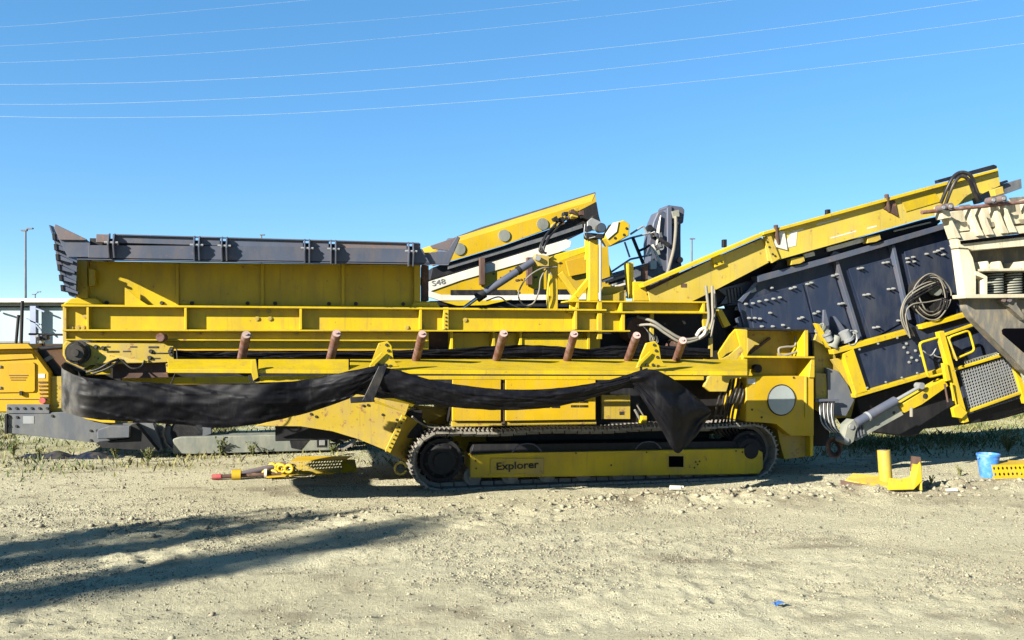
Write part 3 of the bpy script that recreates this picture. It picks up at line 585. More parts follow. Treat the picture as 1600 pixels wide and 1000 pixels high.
tube('hose', dp, 'hose_black', [(188, 561, -.46), (205, 575, -.48), (220, 573, -.48), (226, 563, -.46)], .008)
tube('hose', dp, 'hose_black', [(276, 545, -.42), (277, 570, -.44), (272, 588, -.44), (266, 602, -.42)], .006)
# slack belt spans
def belt(name, cols, rows=26, amp=.011, seed=0, bulge=.05, par=sc, trough=.55, mat='rubber'):
    C = spline([Vector((c[0], c[1], c[2])) for c in cols], 16); W = spline([Vector((c[3], 0, 0)) for c in cols], 16)
    bm = bmesh.new(); g = []
    for i, (c, w) in enumerate(zip(C, W)):
        col = []
        t = np.linspace(0, 1, rows+1); one = np.ones(rows+1)
        v = w.x - bulge*np.sin(math.pi*t) + .06*(t-.5)
        a = c.x/38.0+t*1.2; b = t*3.2+c.x/90.0
        e = c.x/120.0+t*.5+seed; f = t*4.2-c.x/85.0
        rd = 1-2*np.abs(vnoise(e, f, 80+seed)); rd2 = 1-2*np.abs(vnoise(e*2.3+5, f*1.9, 90+seed)); rd3 = 1-2*np.abs(vnoise(e*.8+3, f*1.3+c.x/50.0, 95+seed))
        v = v - .05*np.maximum(0, rd-.7) - .02*np.maximum(0, rd2-.75) - .05*np.maximum(0, rd3-.8) + amp*1.6*vnoise(a, b, 70+seed) + amp*vnoise(a*2.7, b*2.1, 71+seed)
        edge = .9*vnoise(np.array([c.x/13.0]), np.array([seed*3.0]), 97)[0]
        for j in range(rows+1):
            col.append(bm.verts.new(L(c.x, c.y*(1-t[j])+c.z*t[j]+edge*2.0*(t[j]-.5), float(v[j]))))
        if trough:
            for j in range(1, 9):
                t = j/8; col.append(bm.verts.new(L(c.x, c.z*(1-t*t)+c.y*t*t, w.x+.03+trough*t)))
        g.append(col)
    for A, B in zip(g, g[1:]):
        for j in range(len(A)-1): bm.faces.new((A[j], A[j+1], B[j+1], B[j]))
    r = bmesh.ops.extrude_face_region(bm, geom=bm.faces[:])
    bmesh.ops.translate(bm, verts=[q for q in r['geom'] if isinstance(q, bmesh.types.BMVert)], vec=(0, .012, 0))
    return finish(name, bm, mat, par, smooth=60)
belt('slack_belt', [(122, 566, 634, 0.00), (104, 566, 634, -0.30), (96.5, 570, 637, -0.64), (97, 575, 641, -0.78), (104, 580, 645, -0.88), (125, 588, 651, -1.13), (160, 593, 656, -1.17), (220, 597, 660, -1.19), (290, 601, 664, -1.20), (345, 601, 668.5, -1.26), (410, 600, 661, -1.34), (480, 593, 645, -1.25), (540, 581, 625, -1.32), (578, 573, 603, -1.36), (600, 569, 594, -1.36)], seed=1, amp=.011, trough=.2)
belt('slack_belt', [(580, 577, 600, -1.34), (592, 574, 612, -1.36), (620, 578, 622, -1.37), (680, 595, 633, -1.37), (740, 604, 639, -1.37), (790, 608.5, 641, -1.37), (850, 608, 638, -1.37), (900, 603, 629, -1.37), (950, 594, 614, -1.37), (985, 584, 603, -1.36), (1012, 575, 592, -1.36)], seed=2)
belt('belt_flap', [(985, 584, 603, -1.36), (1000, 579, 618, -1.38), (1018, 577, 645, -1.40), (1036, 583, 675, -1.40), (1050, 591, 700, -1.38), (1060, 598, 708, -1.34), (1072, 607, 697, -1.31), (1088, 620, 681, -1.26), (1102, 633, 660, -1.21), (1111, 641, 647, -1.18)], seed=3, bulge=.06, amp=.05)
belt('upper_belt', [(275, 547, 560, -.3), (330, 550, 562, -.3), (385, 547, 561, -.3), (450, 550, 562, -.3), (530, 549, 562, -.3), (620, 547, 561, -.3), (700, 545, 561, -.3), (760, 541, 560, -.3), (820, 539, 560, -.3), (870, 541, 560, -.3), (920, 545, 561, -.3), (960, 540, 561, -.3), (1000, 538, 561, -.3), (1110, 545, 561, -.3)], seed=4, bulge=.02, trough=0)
plate('strap', sc, 'hose_black', [(592, 572), (606, 571), (583, 628), (566, 626)], -1.43, .01)
plate('strap_foot', sc, 'black', [(547, 621), (583, 619), (586, 628), (548, 630)], -1.36, .04)

# ---- engine housing low in the middle
eh = bpy.data.objects.new('engine_housing', None); COL.objects.link(eh); eh.parent = S
rect('body', eh, 'black', 706, 592, 1000, 664, .32, 1.5, .01)
plate('door', eh, 'sun_yellow', [(707, 592), (783, 592), (783, 658), (707, 658)], .2, .06, .006)
plate('door', eh, 'sun_yellow', [(790, 592), (931, 592), (931, 656), (790, 658)], .2, .06, .006)
plate('door_post', eh, 'brown', [(784, 590), (789, 590), (789, 664), (784, 664)], .22, .06)
plate('sill', eh, 'yellow_worn', [(706, 659), (932, 657), (932, 664), (706, 667)], .24, .06)
for x0 in (846, 862, 892, 906):
    for y0 in ((638, 632) if x0 < 880 else (638, 631, 625, 619)):
        rect('vent_slot', eh, 'ink', x0, y0-4-(0 if x0 < 880 else 1), x0+13, y0-.5-(0 if x0 < 880 else 1), .197, .004, 0)
plate('side_door', eh, 'yellow_worn', [(940, 617), (985, 617), (985, 655), (940, 655)], .27, .04)
rect('latch', eh, 'ink', 968, 643, 975, 648, .265, .01, 0)
plate('rear_body', eh, 'black', [(935, 590), (1165, 590), (1165, 680), (935, 672)], .5, .9)
for a, b, c in (((992, 640), (1000, 655), 3), ((995, 632), (1006, 650), 2)): strip('pale_rod', eh, 'hose_pale', a, b, c, .25, .02)
rect('yellow_block', eh, 'yellow', 1003, 650, 1011, 664, .2, .1)

# ---- discharge brackets and hoses left of the cabinet
plate('knuckle_plate', S, 'yellow_worn', [(1100, 604), (1108, 588), (1130, 580), (1172, 578), (1170, 588), (1140, 592), (1135, 612), (1110, 612)], -.1, .05)
plate('knuckle_plate', S, 'yellow', [(1121, 610), (1127, 600), (1146, 592), (1148, 604), (1138, 613)], .05, .04)
for i in range(7):
    x = 1122+i*6
    tube('hydraulic_hose', S, 'hose_black', [(x+8, 588, .0+.03*i), (x+4, 612, -.04), (x-3+3*math.sin(i), 640, .02), (x-8, 668, .1), (x+2, 682, .2)], .014)
plate('bent_plate', S, 'yellow', [(1122, 552), (1142, 523), (1150, 514), (1168, 515), (1168, 560), (1160, 585), (1152, 570), (1146, 560), (1152, 545), (1135, 552), (1125, 563)], -.02, .04)
plate('bent_plate', S, 'yellow_worn', [(1100, 561), (1125, 563), (1140, 556), (1157, 540), (1162, 548), (1148, 566), (1128, 578), (1100, 575)], -.3, .03)
plate('arm_plate', S, 'yellow', [(1120, 484), (1128, 483), (1142, 508), (1132, 512)], .1, .06)
for off, r in ((0, .018), (6, .016)):
    tube('pale_hose', S, 'hose_pale', [(1103+off*1.6, 447, -.02), (1106+off*1.2, 475, -.06), (1107+off, 500, -.08), (1098+off, 522, -.1), (1080, 530+off*.6, -.1), (1062, 528+off, -.1), (1040, 515+off, -.08), (1020, 502+off, -.04), (996, 495+off*2.2, .1)], r)
tube('pale_hose', S, 'hose_pale', [(1116, 452, .1), (1118, 480, .05), (1113, 515, .0), (1108, 555, .0)], .012)
tube('white_loop', S, 'white_paint', [(1088, 525, -.12), (1094, 516, -.12), (1102, 513, -.12), (1100, 522, -.12), (1092, 528, -.12)], .02)
plate('post_plate', S, 'yellow_worn', [(1108, 528), (1114, 528), (1114, 558), (1108, 558)], -.05, .03)
for i in range(9):
    tube('wire_bundle', S, 'hose_pale' if i % 3 else 'hose_black', [(1000+i*3, 505+i*2, .1), (1012+i*2, 518+i*2, -.02), (1016+i, 534+i, .0), (1030+i*4, 548, .05)], .006, 6)

# ---- cabinet
cb = bpy.data.objects.new('cabinet', None); COL.objects.link(cb); cb.parent = S
cab = plate('front_panel', cb, 'sun_yellow', [(1166, 588), (1272, 588), (1272, 681), (1235, 681), (1213, 661), (1166, 659)], -.06, .9, .008)
disc('round_cover', cb, 'disc_grey', 1221, 625, -.075, .175, .02, 40)
p = L(1221, 625, -.07)
bm = bmesh.new(); add_tube(bm, [p+Vector((.178*math.cos(t), 0, .178*math.sin(t))) for t in np.linspace(0, 2*math.pi, 49)], .008, 6); finish('cover_rim', bm, 'ink', cb, smooth=50)
plate('edge_strip', cb, 'yellow', [(1258, 588), (1261, 588), (1261, 652), (1258, 652)], -.075, .02, .003)
plate('top_flange', cb, 'yellow', [(1162, 556), (1273, 557), (1273, 560), (1162, 559)], -.1, .6, .003)
plate('tray_back', cb, 'yellow', [(1166, 558), (1272, 558), (1272, 590), (1166, 590)], .2, .03)
plate('side_rib', cb, 'yellow', [(1268, 558), (1273, 558), (1273, 590), (1264, 590)], -.08, .3)
plate('upper_back', cb, 'yellow_worn', [(1168, 515), (1260, 516), (1260, 558), (1168, 558)], .22, .03)
plate('upper_top', cb, 'black', [(1166, 512), (1263, 514), (1263, 517), (1166, 516)], -.08, .5, .003)
plate('upper_side', cb, 'yellow', [(1257, 515), (1263, 515), (1263, 557), (1257, 557)], -.08, .3)
plate('upper_side', cb, 'yellow', [(1150, 514), (1168, 515), (1168, 590), (1163, 590), (1160, 545)], -.08, .04)
plate('warning_label', cb, 'white_paint', [(1168, 592), (1180, 592), (1180, 600), (1168, 600)], -.064, .003, 0)
disc('valve', cb, 'black', 1185, 576, .1, .05, .08)
tube('pipe', cb, 'hose_pale', [(1243, 525, .1), (1242, 540, .08), (1228, 542, .08), (1217, 545, .08), (1222, 556, .08), (1250, 548, .08)], .014)
rect('block', cb, 'yellow_worn', 1250, 530, 1257, 556, .05, .1)
strip('brace', cb, 'brown', (1172, 552), (1204, 528), 4, .18, .02)
plate('leg_plate', cb, 'yellow_worn', [(1214, 664), (1270, 680), (1268, 712), (1226, 718), (1218, 690)], .1, .3)
plate('leg_rib', cb, 'yellow', [(1266, 680), (1271, 680), (1271, 712), (1266, 714)], .0, .1)
for x, y in ((1190, 652), (1240, 590), (1175, 640)): bolt(cb, 'ink', x, y, -.06, .009, .01)
strip('seam', cb, 'yellow_worn', (1185, 641), (1217, 655), 1.5, -.066, .01, 0)
box('rear_body', S, 'black', L(1215, 690, .4).x, L(1300, 690, .4).x, .45, 1.9, .3, 1.2)

# ---- mast, cylinder and work lamp
ms = bpy.data.objects.new('lamp_mast', None); COL.objects.link(ms); ms.parent = S
rect('post', ms, 'yellow', 921, 374, 935, 470, -.0, .12, .006)
rect('lower_post', ms, 'yellow', 934, 470, 941, 530, -.07, .05)
rod('mast_pipe', ms, 'galv', (938, 376, -.05), (938, 530, -.05), .014)
plate('portal_post', ms, 'yellow', [(858, 404), (872, 411), (872, 484), (858, 484)], .15, .12, .006)
plate('portal_beam', ms, 'yellow', [(858, 404), (868, 398), (921, 383), (921, 392), (874, 407), (872, 416)], .14, .14, .006)
strip('brace', ms, 'yellow', (876, 426), (903, 464), 9, .1, .08)
strip('brace', ms, 'yellow', (926, 433), (896, 469), 9, .05, .08)
plate('base_gusset', ms, 'yellow', [(885, 473), (900, 462), (906, 470), (900, 474)], .02, .08)
for i in range(7): bolt(ms, 'ink', 917.5, 376+i*4.5, .12, .008, .01)
plate('flange_strip', ms, 'yellow', [(915, 370), (921, 370), (921, 406), (915, 406)], .12, .05)
lamp = bpy.data.objects.new('work_lamp', None); COL.objects.link(lamp); lamp.parent = S
p = L(940, 356, -.12)
cyl('lamp_body', lamp, 'hose_black', p, p+Vector((.0, .1, 0)), .055, .045); cyl('lens', lamp, 'lens', p-Vector((0, .006, 0)), p, .046)
p = L(921, 357, -.1); cyl('lamp_body', lamp, 'hose_black', p, p+Vector((0, .09, 0)), .035, .03)
plate('bracket', lamp, 'black', [(916, 363), (946, 366), (944, 372), (920, 374), (916, 371)], -.06, .1)
plate('bracket_arm', lamp, 'galv', [(918, 346), (925, 340), (940, 347), (930, 360), (918, 360)], -.02, .03)
plate('hood', lamp, 'black', [(926, 337), (935, 334), (939, 348), (926, 346)], .0, .12)
tube('wire', lamp, 'galv', [(914, 350, -.05), (913, 365, -.05), (918, 372, -.05), (930, 370, -.08)], .006)
hc = bpy.data.objects.new('hydraulic_ram', None); COL.objects.link(hc); hc.parent = S
rod('barrel', hc, 'steel_dark', (750, 462, .1), (838, 405, .1), .042); rod('rod', hc, 'chrome', (722, 483, .1), (752, 461, .1), .02); rod('gland', hc, 'black', (745, 466, .1), (757, 458, .1), .052)
rod('collar', hc, 'black', (808, 424, .1), (813, 421, .1), .05)
plate('clevis', hc, 'yellow_worn', [(833, 404), (838, 397), (858, 400), (858, 416), (842, 416)], .05, .1)
disc('pin', hc, 'galv', 841, 403, .0, .03, .15)
for k, (dx, dy) in enumerate(((0, 0), (3, -3), (6, 2))):
    tube('hose', hc, 'hose_black', [(880+dx, 338+dy, .3), (866+dx, 352+dy, .2), (850+dx, 372+dy, .1), (843+dx, 390+dy, .08), (848+dx, 396, .08)], .013)
tube('pale_cable', hc, 'hose_pale', [(870, 417, .1), (845, 420, .05), (822, 436, .02), (810, 460, .02), (818, 476, .04), (833, 474, .04), (842, 455, .04), (845, 435, .05), (855, 420, .1), (862, 430, .1)], .009)
tube('pale_cable', hc, 'hose_pale', [(760, 470, .05), (780, 464, .05), (795, 474, .05), (815, 482, .05), (830, 478, .06)], .008)
random.seed(3)
for i in range(16):
    x, y = 862+random.random()*50, 322+random.random()*26-(0)
    y = 350-(x-862)*.55+random.uniform(-9, 6)
    plate('valve_block', hc, random.choice(['black', 'steel_rust', 'yellow_worn', 'brown', 'black']), [(x, y), (x+random.uniform(4, 9), y-random.uniform(0, 4)), (x+random.uniform(5, 10), y+random.uniform(3, 8)), (x+random.uniform(-2, 2), y+random.uniform(3, 7))], .1+random.random()*.3, .08, .003)
# stub posts and plates behind the frame
plate('stub_post', S, 'yellow', [(979, 410), (990, 410), (990, 466), (984, 466)], .2, .1)
plate('stub_plate', S, 'yellow', [(990, 440), (1006, 440), (1016, 470), (990, 470)], .15, .05)
plate('stub_plate', S, 'yellow', [(940, 448), (975, 447), (975, 460), (960, 471), (941, 471)], .25, .05)
plate('shield_plate', S, 'yellow_worn', [(939, 462), (960, 460), (978, 453), (978, 471), (939, 471)], .12, .05)
plate('idler_post', S, 'brown', [(1004, 414), (1013, 412), (1012, 436), (1004, 440)], .3, .06)
for i in range(6):
    plate('linkage', S, ['steel_dark', 'galv', 'black', 'galv', 'white_paint', 'black'][i], [(942+i*5, 436+i*2), (985+i*2, 421+i*4), (986+i*2, 425+i*4), (943+i*5, 441+i*2)], .4+.1*i, .05, .003)

# ---- main discharge conveyor rising to the right
mc = bpy.data.objects.new('main_conveyor', None); COL.objects.link(mc); mc.parent = S
plate('lower_side', mc, 'yellow_faded', [(1012, 455), (1120, 402), (1193, 372), (1206, 408), (1120, 452), (1080, 472), (1016, 472)], .1, .02)
plate('lower_rail', mc, 'yellow', [(1004, 443), (1190, 364), (1192, 369), (1006, 449)], .0, .14)
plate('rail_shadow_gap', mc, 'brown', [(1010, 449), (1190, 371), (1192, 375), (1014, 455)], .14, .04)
plate('lug', mc, 'yellow', [(1113, 402), (1129, 397), (1132, 412), (1117, 418)], .06, .05)
for x, y in ((1119, 412), (1127, 409)): bolt(mc, 'ink', x, y, .06, .009, .01)
rect('window', mc, 'brown', 1064, 443, 1073, 449, .096, .006, 0)
plate('upper_side', mc, 'yellow_faded', [(1193, 366), (1467, 292), (1560, 267), (1563, 290), (1466, 335), (1207, 409), (1200, 408)], .08, .02)
plate('upper_flange', mc, 'yellow', [(1193, 362), (1467, 287), (1560, 263), (1560, 267), (1467, 292), (1193, 367)], .02, .1)
plate('joint_plate', mc, 'yellow_worn', [(1193, 366), (1203, 362), (1219, 404), (1207, 411)], .05, .04)
for x, y in ((1197, 371), (1199, 378), (1207, 397), (1211, 400), (1202, 386)): bolt(mc, 'ink', x, y, .05, .009, .01)
for x, y, h in ((1212, 352, 30), (1385, 304, 26)):
    p, q = L(x, y, .02), L(x+4, y+h, .08); cyl('idler_roller', mc, 'brown', p, q, .026)
    plate('idler_bracket', mc, 'white_paint' if x < 1300 else 'brown', [(x+6, y+9), (x+14, y+9), (x+19, y+h+9), (x-4, y+h-4 if x > 1300 else y+h+3)], .06, .03)
for x, y in ((1133, 376), (1295, 329)): rect('idler_roller', mc, 'black', x-3, y-2, x+3, y+10, .5, .05)
plate('access_panel', mc, 'yellow', [(1408, 312), (1460, 299), (1470, 315), (1416, 331)], .07, .014, .002)
plate('worn_patch', mc, 'white_paint', [(1218, 390), (1240, 360), (1246, 362), (1244, 384)], .076, .006, .001)
for a, b in (((1298, 372), (1338, 361)), ((1276, 351), (1311, 342)), ((1355, 357), (1370, 353)), ((1230, 366), (1255, 358))):
    strip('scuff', mc, 'white_paint', a, b, 2.2, .0785, .003, 0)
plate('top_edge_strip', mc, 'black', [(1465, 281), (1553, 257), (1558, 259), (1558, 263), (1466, 286)], .03, .06)
plate('head_plate', mc, 'grey_paint', [(1525, 302), (1596, 279), (1597, 294), (1530, 318)], .15, .1)
plate('head_rail', mc, 'black', [(1520, 300), (1574, 281), (1576, 284), (1524, 305)], .1, .05)
plate('under_body', mc, 'black', [(1078, 473), (1120, 452), (1206, 409), (1215, 425), (1185, 440), (1150, 472), (1112, 484)], .45, .3)
plate('under_rail', mc, 'black', [(1215, 410), (1466, 338), (1470, 346), (1462, 354), (1200, 428)], .25, .3)
for x, y in ((1240, 410), (1359, 376)): plate('support_foot', mc, 'yellow_worn', [(x-4, y-6), (x+16, y-10), (x+18, y-2), (x+10, y+2), (x-3, y+4)], .12, .1)
strip('bright_pad', mc, 'white_paint', (1293, 390), (1352, 374), 7, .2, .03)
strip('bright_pad', mc, 'white_paint', (1257, 400), (1273, 396), 7, .2, .03)
strip('bright_pad', mc, 'white_paint', (1398, 361), (1455, 347), 2.5, .2, .03)
um, ue = L(1012, 460, .1), L(1560, 275, .1)
plate('far_side', mc, 'yellow', [(1075, 430), (1480, 318), (1560, 292), (1560, 300), (1085, 455)], .85, .02)
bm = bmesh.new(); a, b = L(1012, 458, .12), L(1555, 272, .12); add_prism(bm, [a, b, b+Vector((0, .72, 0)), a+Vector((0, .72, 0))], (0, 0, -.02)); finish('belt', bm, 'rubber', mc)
for k, (dx, r) in enumerate(((0, .022), (7, .022))):
    tube('hose_arch', mc, 'hose_black', [(1470+dx, 318+dx*.4, -.05), (1480+dx*.8, 294+dx*.5, -.12), (1490+dx*.5, 276+dx*.9, -.15), (1503, 269+dx*.9, -.16), (1517-dx*.5, 275+dx*.9, -.16), (1525-dx*.6, 295+dx*.5, -.14), (1532-dx*.5, 312+dx*.4, -.1)], r, 10)

# ---- screen box
sb = bpy.data.objects.new('screen_box', None); COL.objects.link(sb); sb.parent = S
plate('side_wall', sb, 'navy', [(1152, 470), (1185, 438), (1486, 354), (1493, 372), (1512, 494), (1420, 520), (1300, 553), (1250, 562), (1166, 530)], .28, .02, .004)
plate('far_wall', sb, 'navy', [(1152, 470), (1185, 438), (1486, 354), (1493, 372), (1512, 494), (1420, 520), (1300, 553), (1250, 562), (1166, 530)], 1.05, .02, .004)
plate('inner_deck', sb, 'black', [(1160, 475), (1190, 445), (1480, 362), (1500, 490), (1300, 545), (1180, 530)], .5, .5, .004)
plate('top_rail', sb, 'steel_dark', [(1183, 431), (1300, 400), (1484, 347), (1486, 355), (1300, 409), (1186, 441)], .16, .16)
plate('rail_lug', sb, 'steel_dark', [(1296, 401), (1303, 393), (1307, 393), (1316, 396)], .2, .02, .002)
plate('end_edge', sb, 'steel_dark', [(1483, 358), (1489, 356), (1496, 382), (1514, 492), (1508, 494), (1490, 384)], .2, .08)
def rib2(a, b, w): strip('wall_rib', sb, 'steel_dark', a, b, w, .2, .08)
rib2((1308, 408), (1350, 545), 5); rib2((1396, 383), (1422, 500), 5)
for P in ([(1172, 468), (1254, 443), (1274, 520), (1178, 520)], [(1258, 441), (1303, 428), (1338, 540), (1282, 545)], [(1326, 420), (1391, 403), (1416, 500), (1362, 530)], [(1413, 393), (1484, 374), (1504, 488), (1438, 505)]):
    plate('wall_panel', sb, 'navy', P, .262, .018, .003)
plate('front_edge', sb, 'steel_dark', [(1185, 434), (1190, 436), (1160, 473), (1154, 470)], .24, .04)
plate('front_hood', sb, 'steel_dark', [(1121, 452), (1182, 436), (1150, 470), (1153, 472), (1125, 476), (1135, 462)], .4, .05)
for i in range(5): strip('hood_rib', sb, 'grey_paint', (1138+i*5, 452-i), (1141+i*5, 474-i), 2, .37, .03, .001)
plate('label_plate', sb, 'galv', [(1172, 452), (1181, 449), (1182, 455), (1174, 458)], .268, .008, .001)
plate('hood_bracket', sb, 'galv', [(1150, 480), (1158, 476), (1158, 484), (1149, 485)], .36, .03, .002)
plate('hood_bracket', sb, 'steel_dark', [(1150, 498), (1158, 494), (1163, 512), (1154, 511)], .3, .03, .002)
B = [(1164, 475), (1175, 474), (1185, 471), (1196, 469), (1207, 467), (1217, 465), (1204, 450), (1234, 451), (1240, 449), (1260, 444), (1266, 442), (1202, 489), (1247, 498), (1252, 496), (1271, 490), (1277, 487), (1300, 431), (1306, 429), (1310, 475), (1315, 474), (1340, 420), (1345, 419), (1379, 411), (1385, 410), (1387, 452), (1394, 451), (1349, 461), (1355, 460), (1416, 404), (1425, 402), (1417, 410), (1426, 409), (1446, 397), (1459, 394), (1464, 392), (1470, 389), (1472, 398), (1485, 384), (1489, 396), (1495, 420), (1497, 433), (1364, 512), (1370, 511), (1402, 501), (1189, 510), (1206, 510), (1222, 508), (1230, 513), (1169, 497), (1178, 497), (1186, 498)]
for x, y in B: bolt(sb, 'galv', x, y, .262 if x < 1484 else .2, .010, .055)
# eccentric drive with coil of cable
dv = bpy.data.objects.new('drive_housing', None); COL.objects.link(dv); dv.parent = S
disc('housing', dv, 'black', 1455, 462, .12, .24, .16, 32); disc('hub', dv, 'grey_light', 1464, 452, .06, .08, .1, 16); disc('hub_nut', dv, 'galv', 1484, 454, .1, .03, .1, 8)
c0 = L(1453, 463, .05)
for i in range(9):
    bm = bmesh.new(); rx, rz = .17+.012*i, .19+.012*i; ph = i*1.7
    pts = [c0+Vector((rx*math.cos(t)+.02*math.sin(3*t+ph)+.01*math.sin(ph), -.02-.01*(i % 3)+.02*math.sin(2*t+ph), rz*math.sin(t)+.02*math.cos(2*t+ph))) for t in np.linspace(.5 if i % 2 else 0, 6.1, 40)]
    add_tube(bm, pts, .008, 6); finish('cable_loop', bm, 'hose_pale' if i in (2, 5, 8) else 'hose_black', dv, smooth=50)
for k in range(4):
    tube('cable', dv, 'hose_pale' if k < 2 else 'hose_black', [(1468, 436+k*3, .04), (1440, 445+k*5, .0), (1418, 462+k*4, -.02), (1408+k*2, 485, -.02), (1410+k*3, 505, .0), (1420+k*3, 525, .02)], .010)
tube('cable', dv, 'hose_pale', [(1474, 467, .04), (1450, 472, .0), (1425, 476, -.02), (1415, 492, -.02), (1422, 528, .0)], .009)
# spring mounts at the foot of the box
mt = bpy.data.objects.new('spring_mount', None); COL.objects.link(mt); mt.parent = S
for a, b, r, m in (((1280, 512, .12), (1292, 522, .12), .06, 'grey_light'), ((1290, 520, .05), (1296, 532, .05), .05, 'galv'), ((1300, 544, .05), (1308, 526, .05), .05, 'grey_light'), ((1325, 532, .08), (1318, 518, .08), .065, 'galv'), ((1330, 527, .1), (1338, 518, .1), .03, 'grey_light')):
    bm = bmesh.new(); add_cyl(bm, L(*a), L(*b), r, seg=16); add_cyl(bm, L(*a), L(*a)+(L(*b)-L(*a))*.25, r*1.25, seg=16); finish('buffer', bm, m, mt, smooth=35)
plate('fin', mt, 'steel_dark', [(1287, 484), (1290, 484), (1296, 508), (1286, 512)], .15, .03, .002); plate('fin', mt, 'steel_dark', [(1303, 494), (1306, 495), (1322, 516), (1316, 520)], .15, .03, .002)
bm = bmesh.new(); c0 = L(1331, 528, .02); add_tube(bm, [c0+Vector((.07*math.cos(t), 0, .09*math.sin(t))) for t in np.linspace(-2.2, 1.9, 20)], .008, 6); finish('hoop', bm, 'galv', mt, smooth=50)

# ---- lower yellow subframe, guards and tail conveyor
lf = bpy.data.objects.new('lower_frame', None); COL.objects.link(lf); lf.parent = S
strip('top_beam', lf, 'yellow', (1302, 550), (1420, 518), 8, .02, .1); strip('top_beam', lf, 'yellow', (1440, 511), (1513, 491), 7, .02, .1)
plate('end_beam', lf, 'yellow', [(1318, 553), (1334, 545), (1356, 612), (1338, 617)], .02, .08)
strip('bottom_beam', lf, 'yellow', (1336, 619), (1482, 576), 6, .02, .1)
strip('rail', lf, 'yellow', (1478, 523), (1534, 503), 4, .0, .05)
plate('panel', lf, 'navy', [(1333, 546), (1425, 512), (1512, 486), (1545, 510), (1575, 545), (1500, 575), (1354, 616)], .09, .02)
for x, y in ((1343, 546), (1372, 537), (1402, 528), (1355, 606), (1384, 597), (1409, 590), (1433, 583)): bolt(lf, 'galv', x, y, .02, .009, .012)
for x, y in ((1412, 543), (1418, 551), (1430, 548), (1424, 559), (1432, 563), (1416, 537), (1438, 556), (1420, 566)): bolt(lf, 'galv', x, y, .09, .012, .02)
plate('shade_plate', lf, 'yellow_worn', [(1272, 534), (1280, 512), (1291, 524), (1300, 545), (1330, 552), (1330, 600), (1338, 617), (1330, 652), (1300, 654), (1274, 640)], .2, .04)
plate('corner_strip', lf, 'yellow', [(1274, 505), (1280, 506), (1292, 527), (1300, 547), (1294, 543), (1284, 526)], .05, .06)
plate('wedge_plate', lf, 'yellow_worn', [(1300, 562), (1325, 556), (1336, 612), (1325, 600)], .1, .05)
plate('shade_block', lf, 'grey_paint', [(1293, 575), (1310, 580), (1325, 602), (1335, 625), (1322, 650), (1294, 648)], .1, .08)
plate('lever_plate', lf, 'yellow_worn', [(1274, 582), (1291, 584), (1294, 626), (1275, 630)], .12, .05)
for i in range(8): tube('hose', lf, 'hose_black' if i % 2 else 'galv', [(1281+i*3.2, 624, .05), (1281+i*3.0, 640+i, .0), (1284+i*3.2, 660+i, -.02), (1296+i*2.5, 673+i*.6, -.02), (1312+i*.8, 678, .02)], .009)
strip('clamp_bar', lf, 'steel_dark', (1274, 626), (1311, 625), 4, .0, .04)
for i in range(5):
    bm = bmesh.new(); c0 = L(1303, 699, .02+.04*i); add_tube(bm, [c0+Vector(((.10-.01*i)*math.cos(t), .02*math.sin(t), (.12-.012*i)*math.sin(t))) for t in np.linspace(0, 6.28, 24)], .012, 6); finish('hose_coil', bm, 'brown', lf, smooth=50)
def loop(name, par, pts, v, r, mat='yellow'):
    P = []; n = len(pts)
    for i in range(n):
        a, b, c = Vector(pts[i-1]), Vector(pts[i]), Vector(pts[(i+1) % n])
        d1, d2 = (a-b), (c-b); k = min(6, d1.length*.3, d2.length*.3); s, e = b+d1.normalized()*k, b+d2.normalized()*k
        for t in (0, .33, .67, 1): q = s*(1-t)**2+b*2*t*(1-t)+e*t*t; P.append(L(q.x, q.y, v))
    bm = bmesh.new(); add_tube(bm, P+[P[0]], r, 8); return finish(name, bm, mat, par, smooth=50)
loop('guard_hoop', lf, [(1436, 536), (1477, 524), (1487, 580), (1450, 590)], -.12, .016)
loop('guard_hoop', lf, [(1482, 527), (1514, 516), (1523, 548), (1490, 562)], -.10, .014)
strip('guard_post', lf, 'yellow', (1471, 518), (1510, 660), 9, -.16, .07)
rod('guard_rod', lf, 'yellow_worn', (1481, 526, -.17), (1495, 563, -.17), .012)
plate('latch', lf, 'yellow', [(1474, 568), (1480, 567), (1486, 594), (1479, 596)], -.2, .05)
plate('post_foot', lf, 'yellow', [(1489, 638), (1500, 632), (1512, 645), (1503, 654), (1492, 652)], -.2, .05)
tube('wire_loop', lf, 'galv', [(1442, 548, .0), (1455, 555, -.02), (1465, 540, -.03), (1473, 532, -.03)], .008); tube('wire_loop', lf, 'galv', [(1462, 544, .0), (1460, 555, -.02), (1475, 558, -.02), (1478, 545, .0)], .008)
v0 = -.05
mesh_c = [L(1514, 641, v0), L(1596, 611, v0), L(1580, 555, v0), L(1500, 580, v0)]
gm = perforated('mesh_guard', lf, 'galv', mesh_c, 19, 13, .37, .006, (0, 1, 0))
perforated('mesh_strip', lf, 'grey_light', [L(1509, 571, v0), L(1577, 553, v0), L(1573, 546, v0), L(1506, 564, v0)], 16, 1, .32, .006, (0, 1, 0))
strip('guard_bar', lf, 'yellow', (1494, 577), (1581, 551), 4, v0-.03, .05); strip('guard_bar', lf, 'yellow', (1514, 643), (1598, 613), 4, v0-.03, .05); strip('guard_bar', lf, 'yellow', (1582, 553), (1605, 630), 7, v0-.04, .06)
plate('guard_back', lf, 'navy', [(1495, 577), (1585, 548), (1602, 620), (1512, 648)], .25, .03)
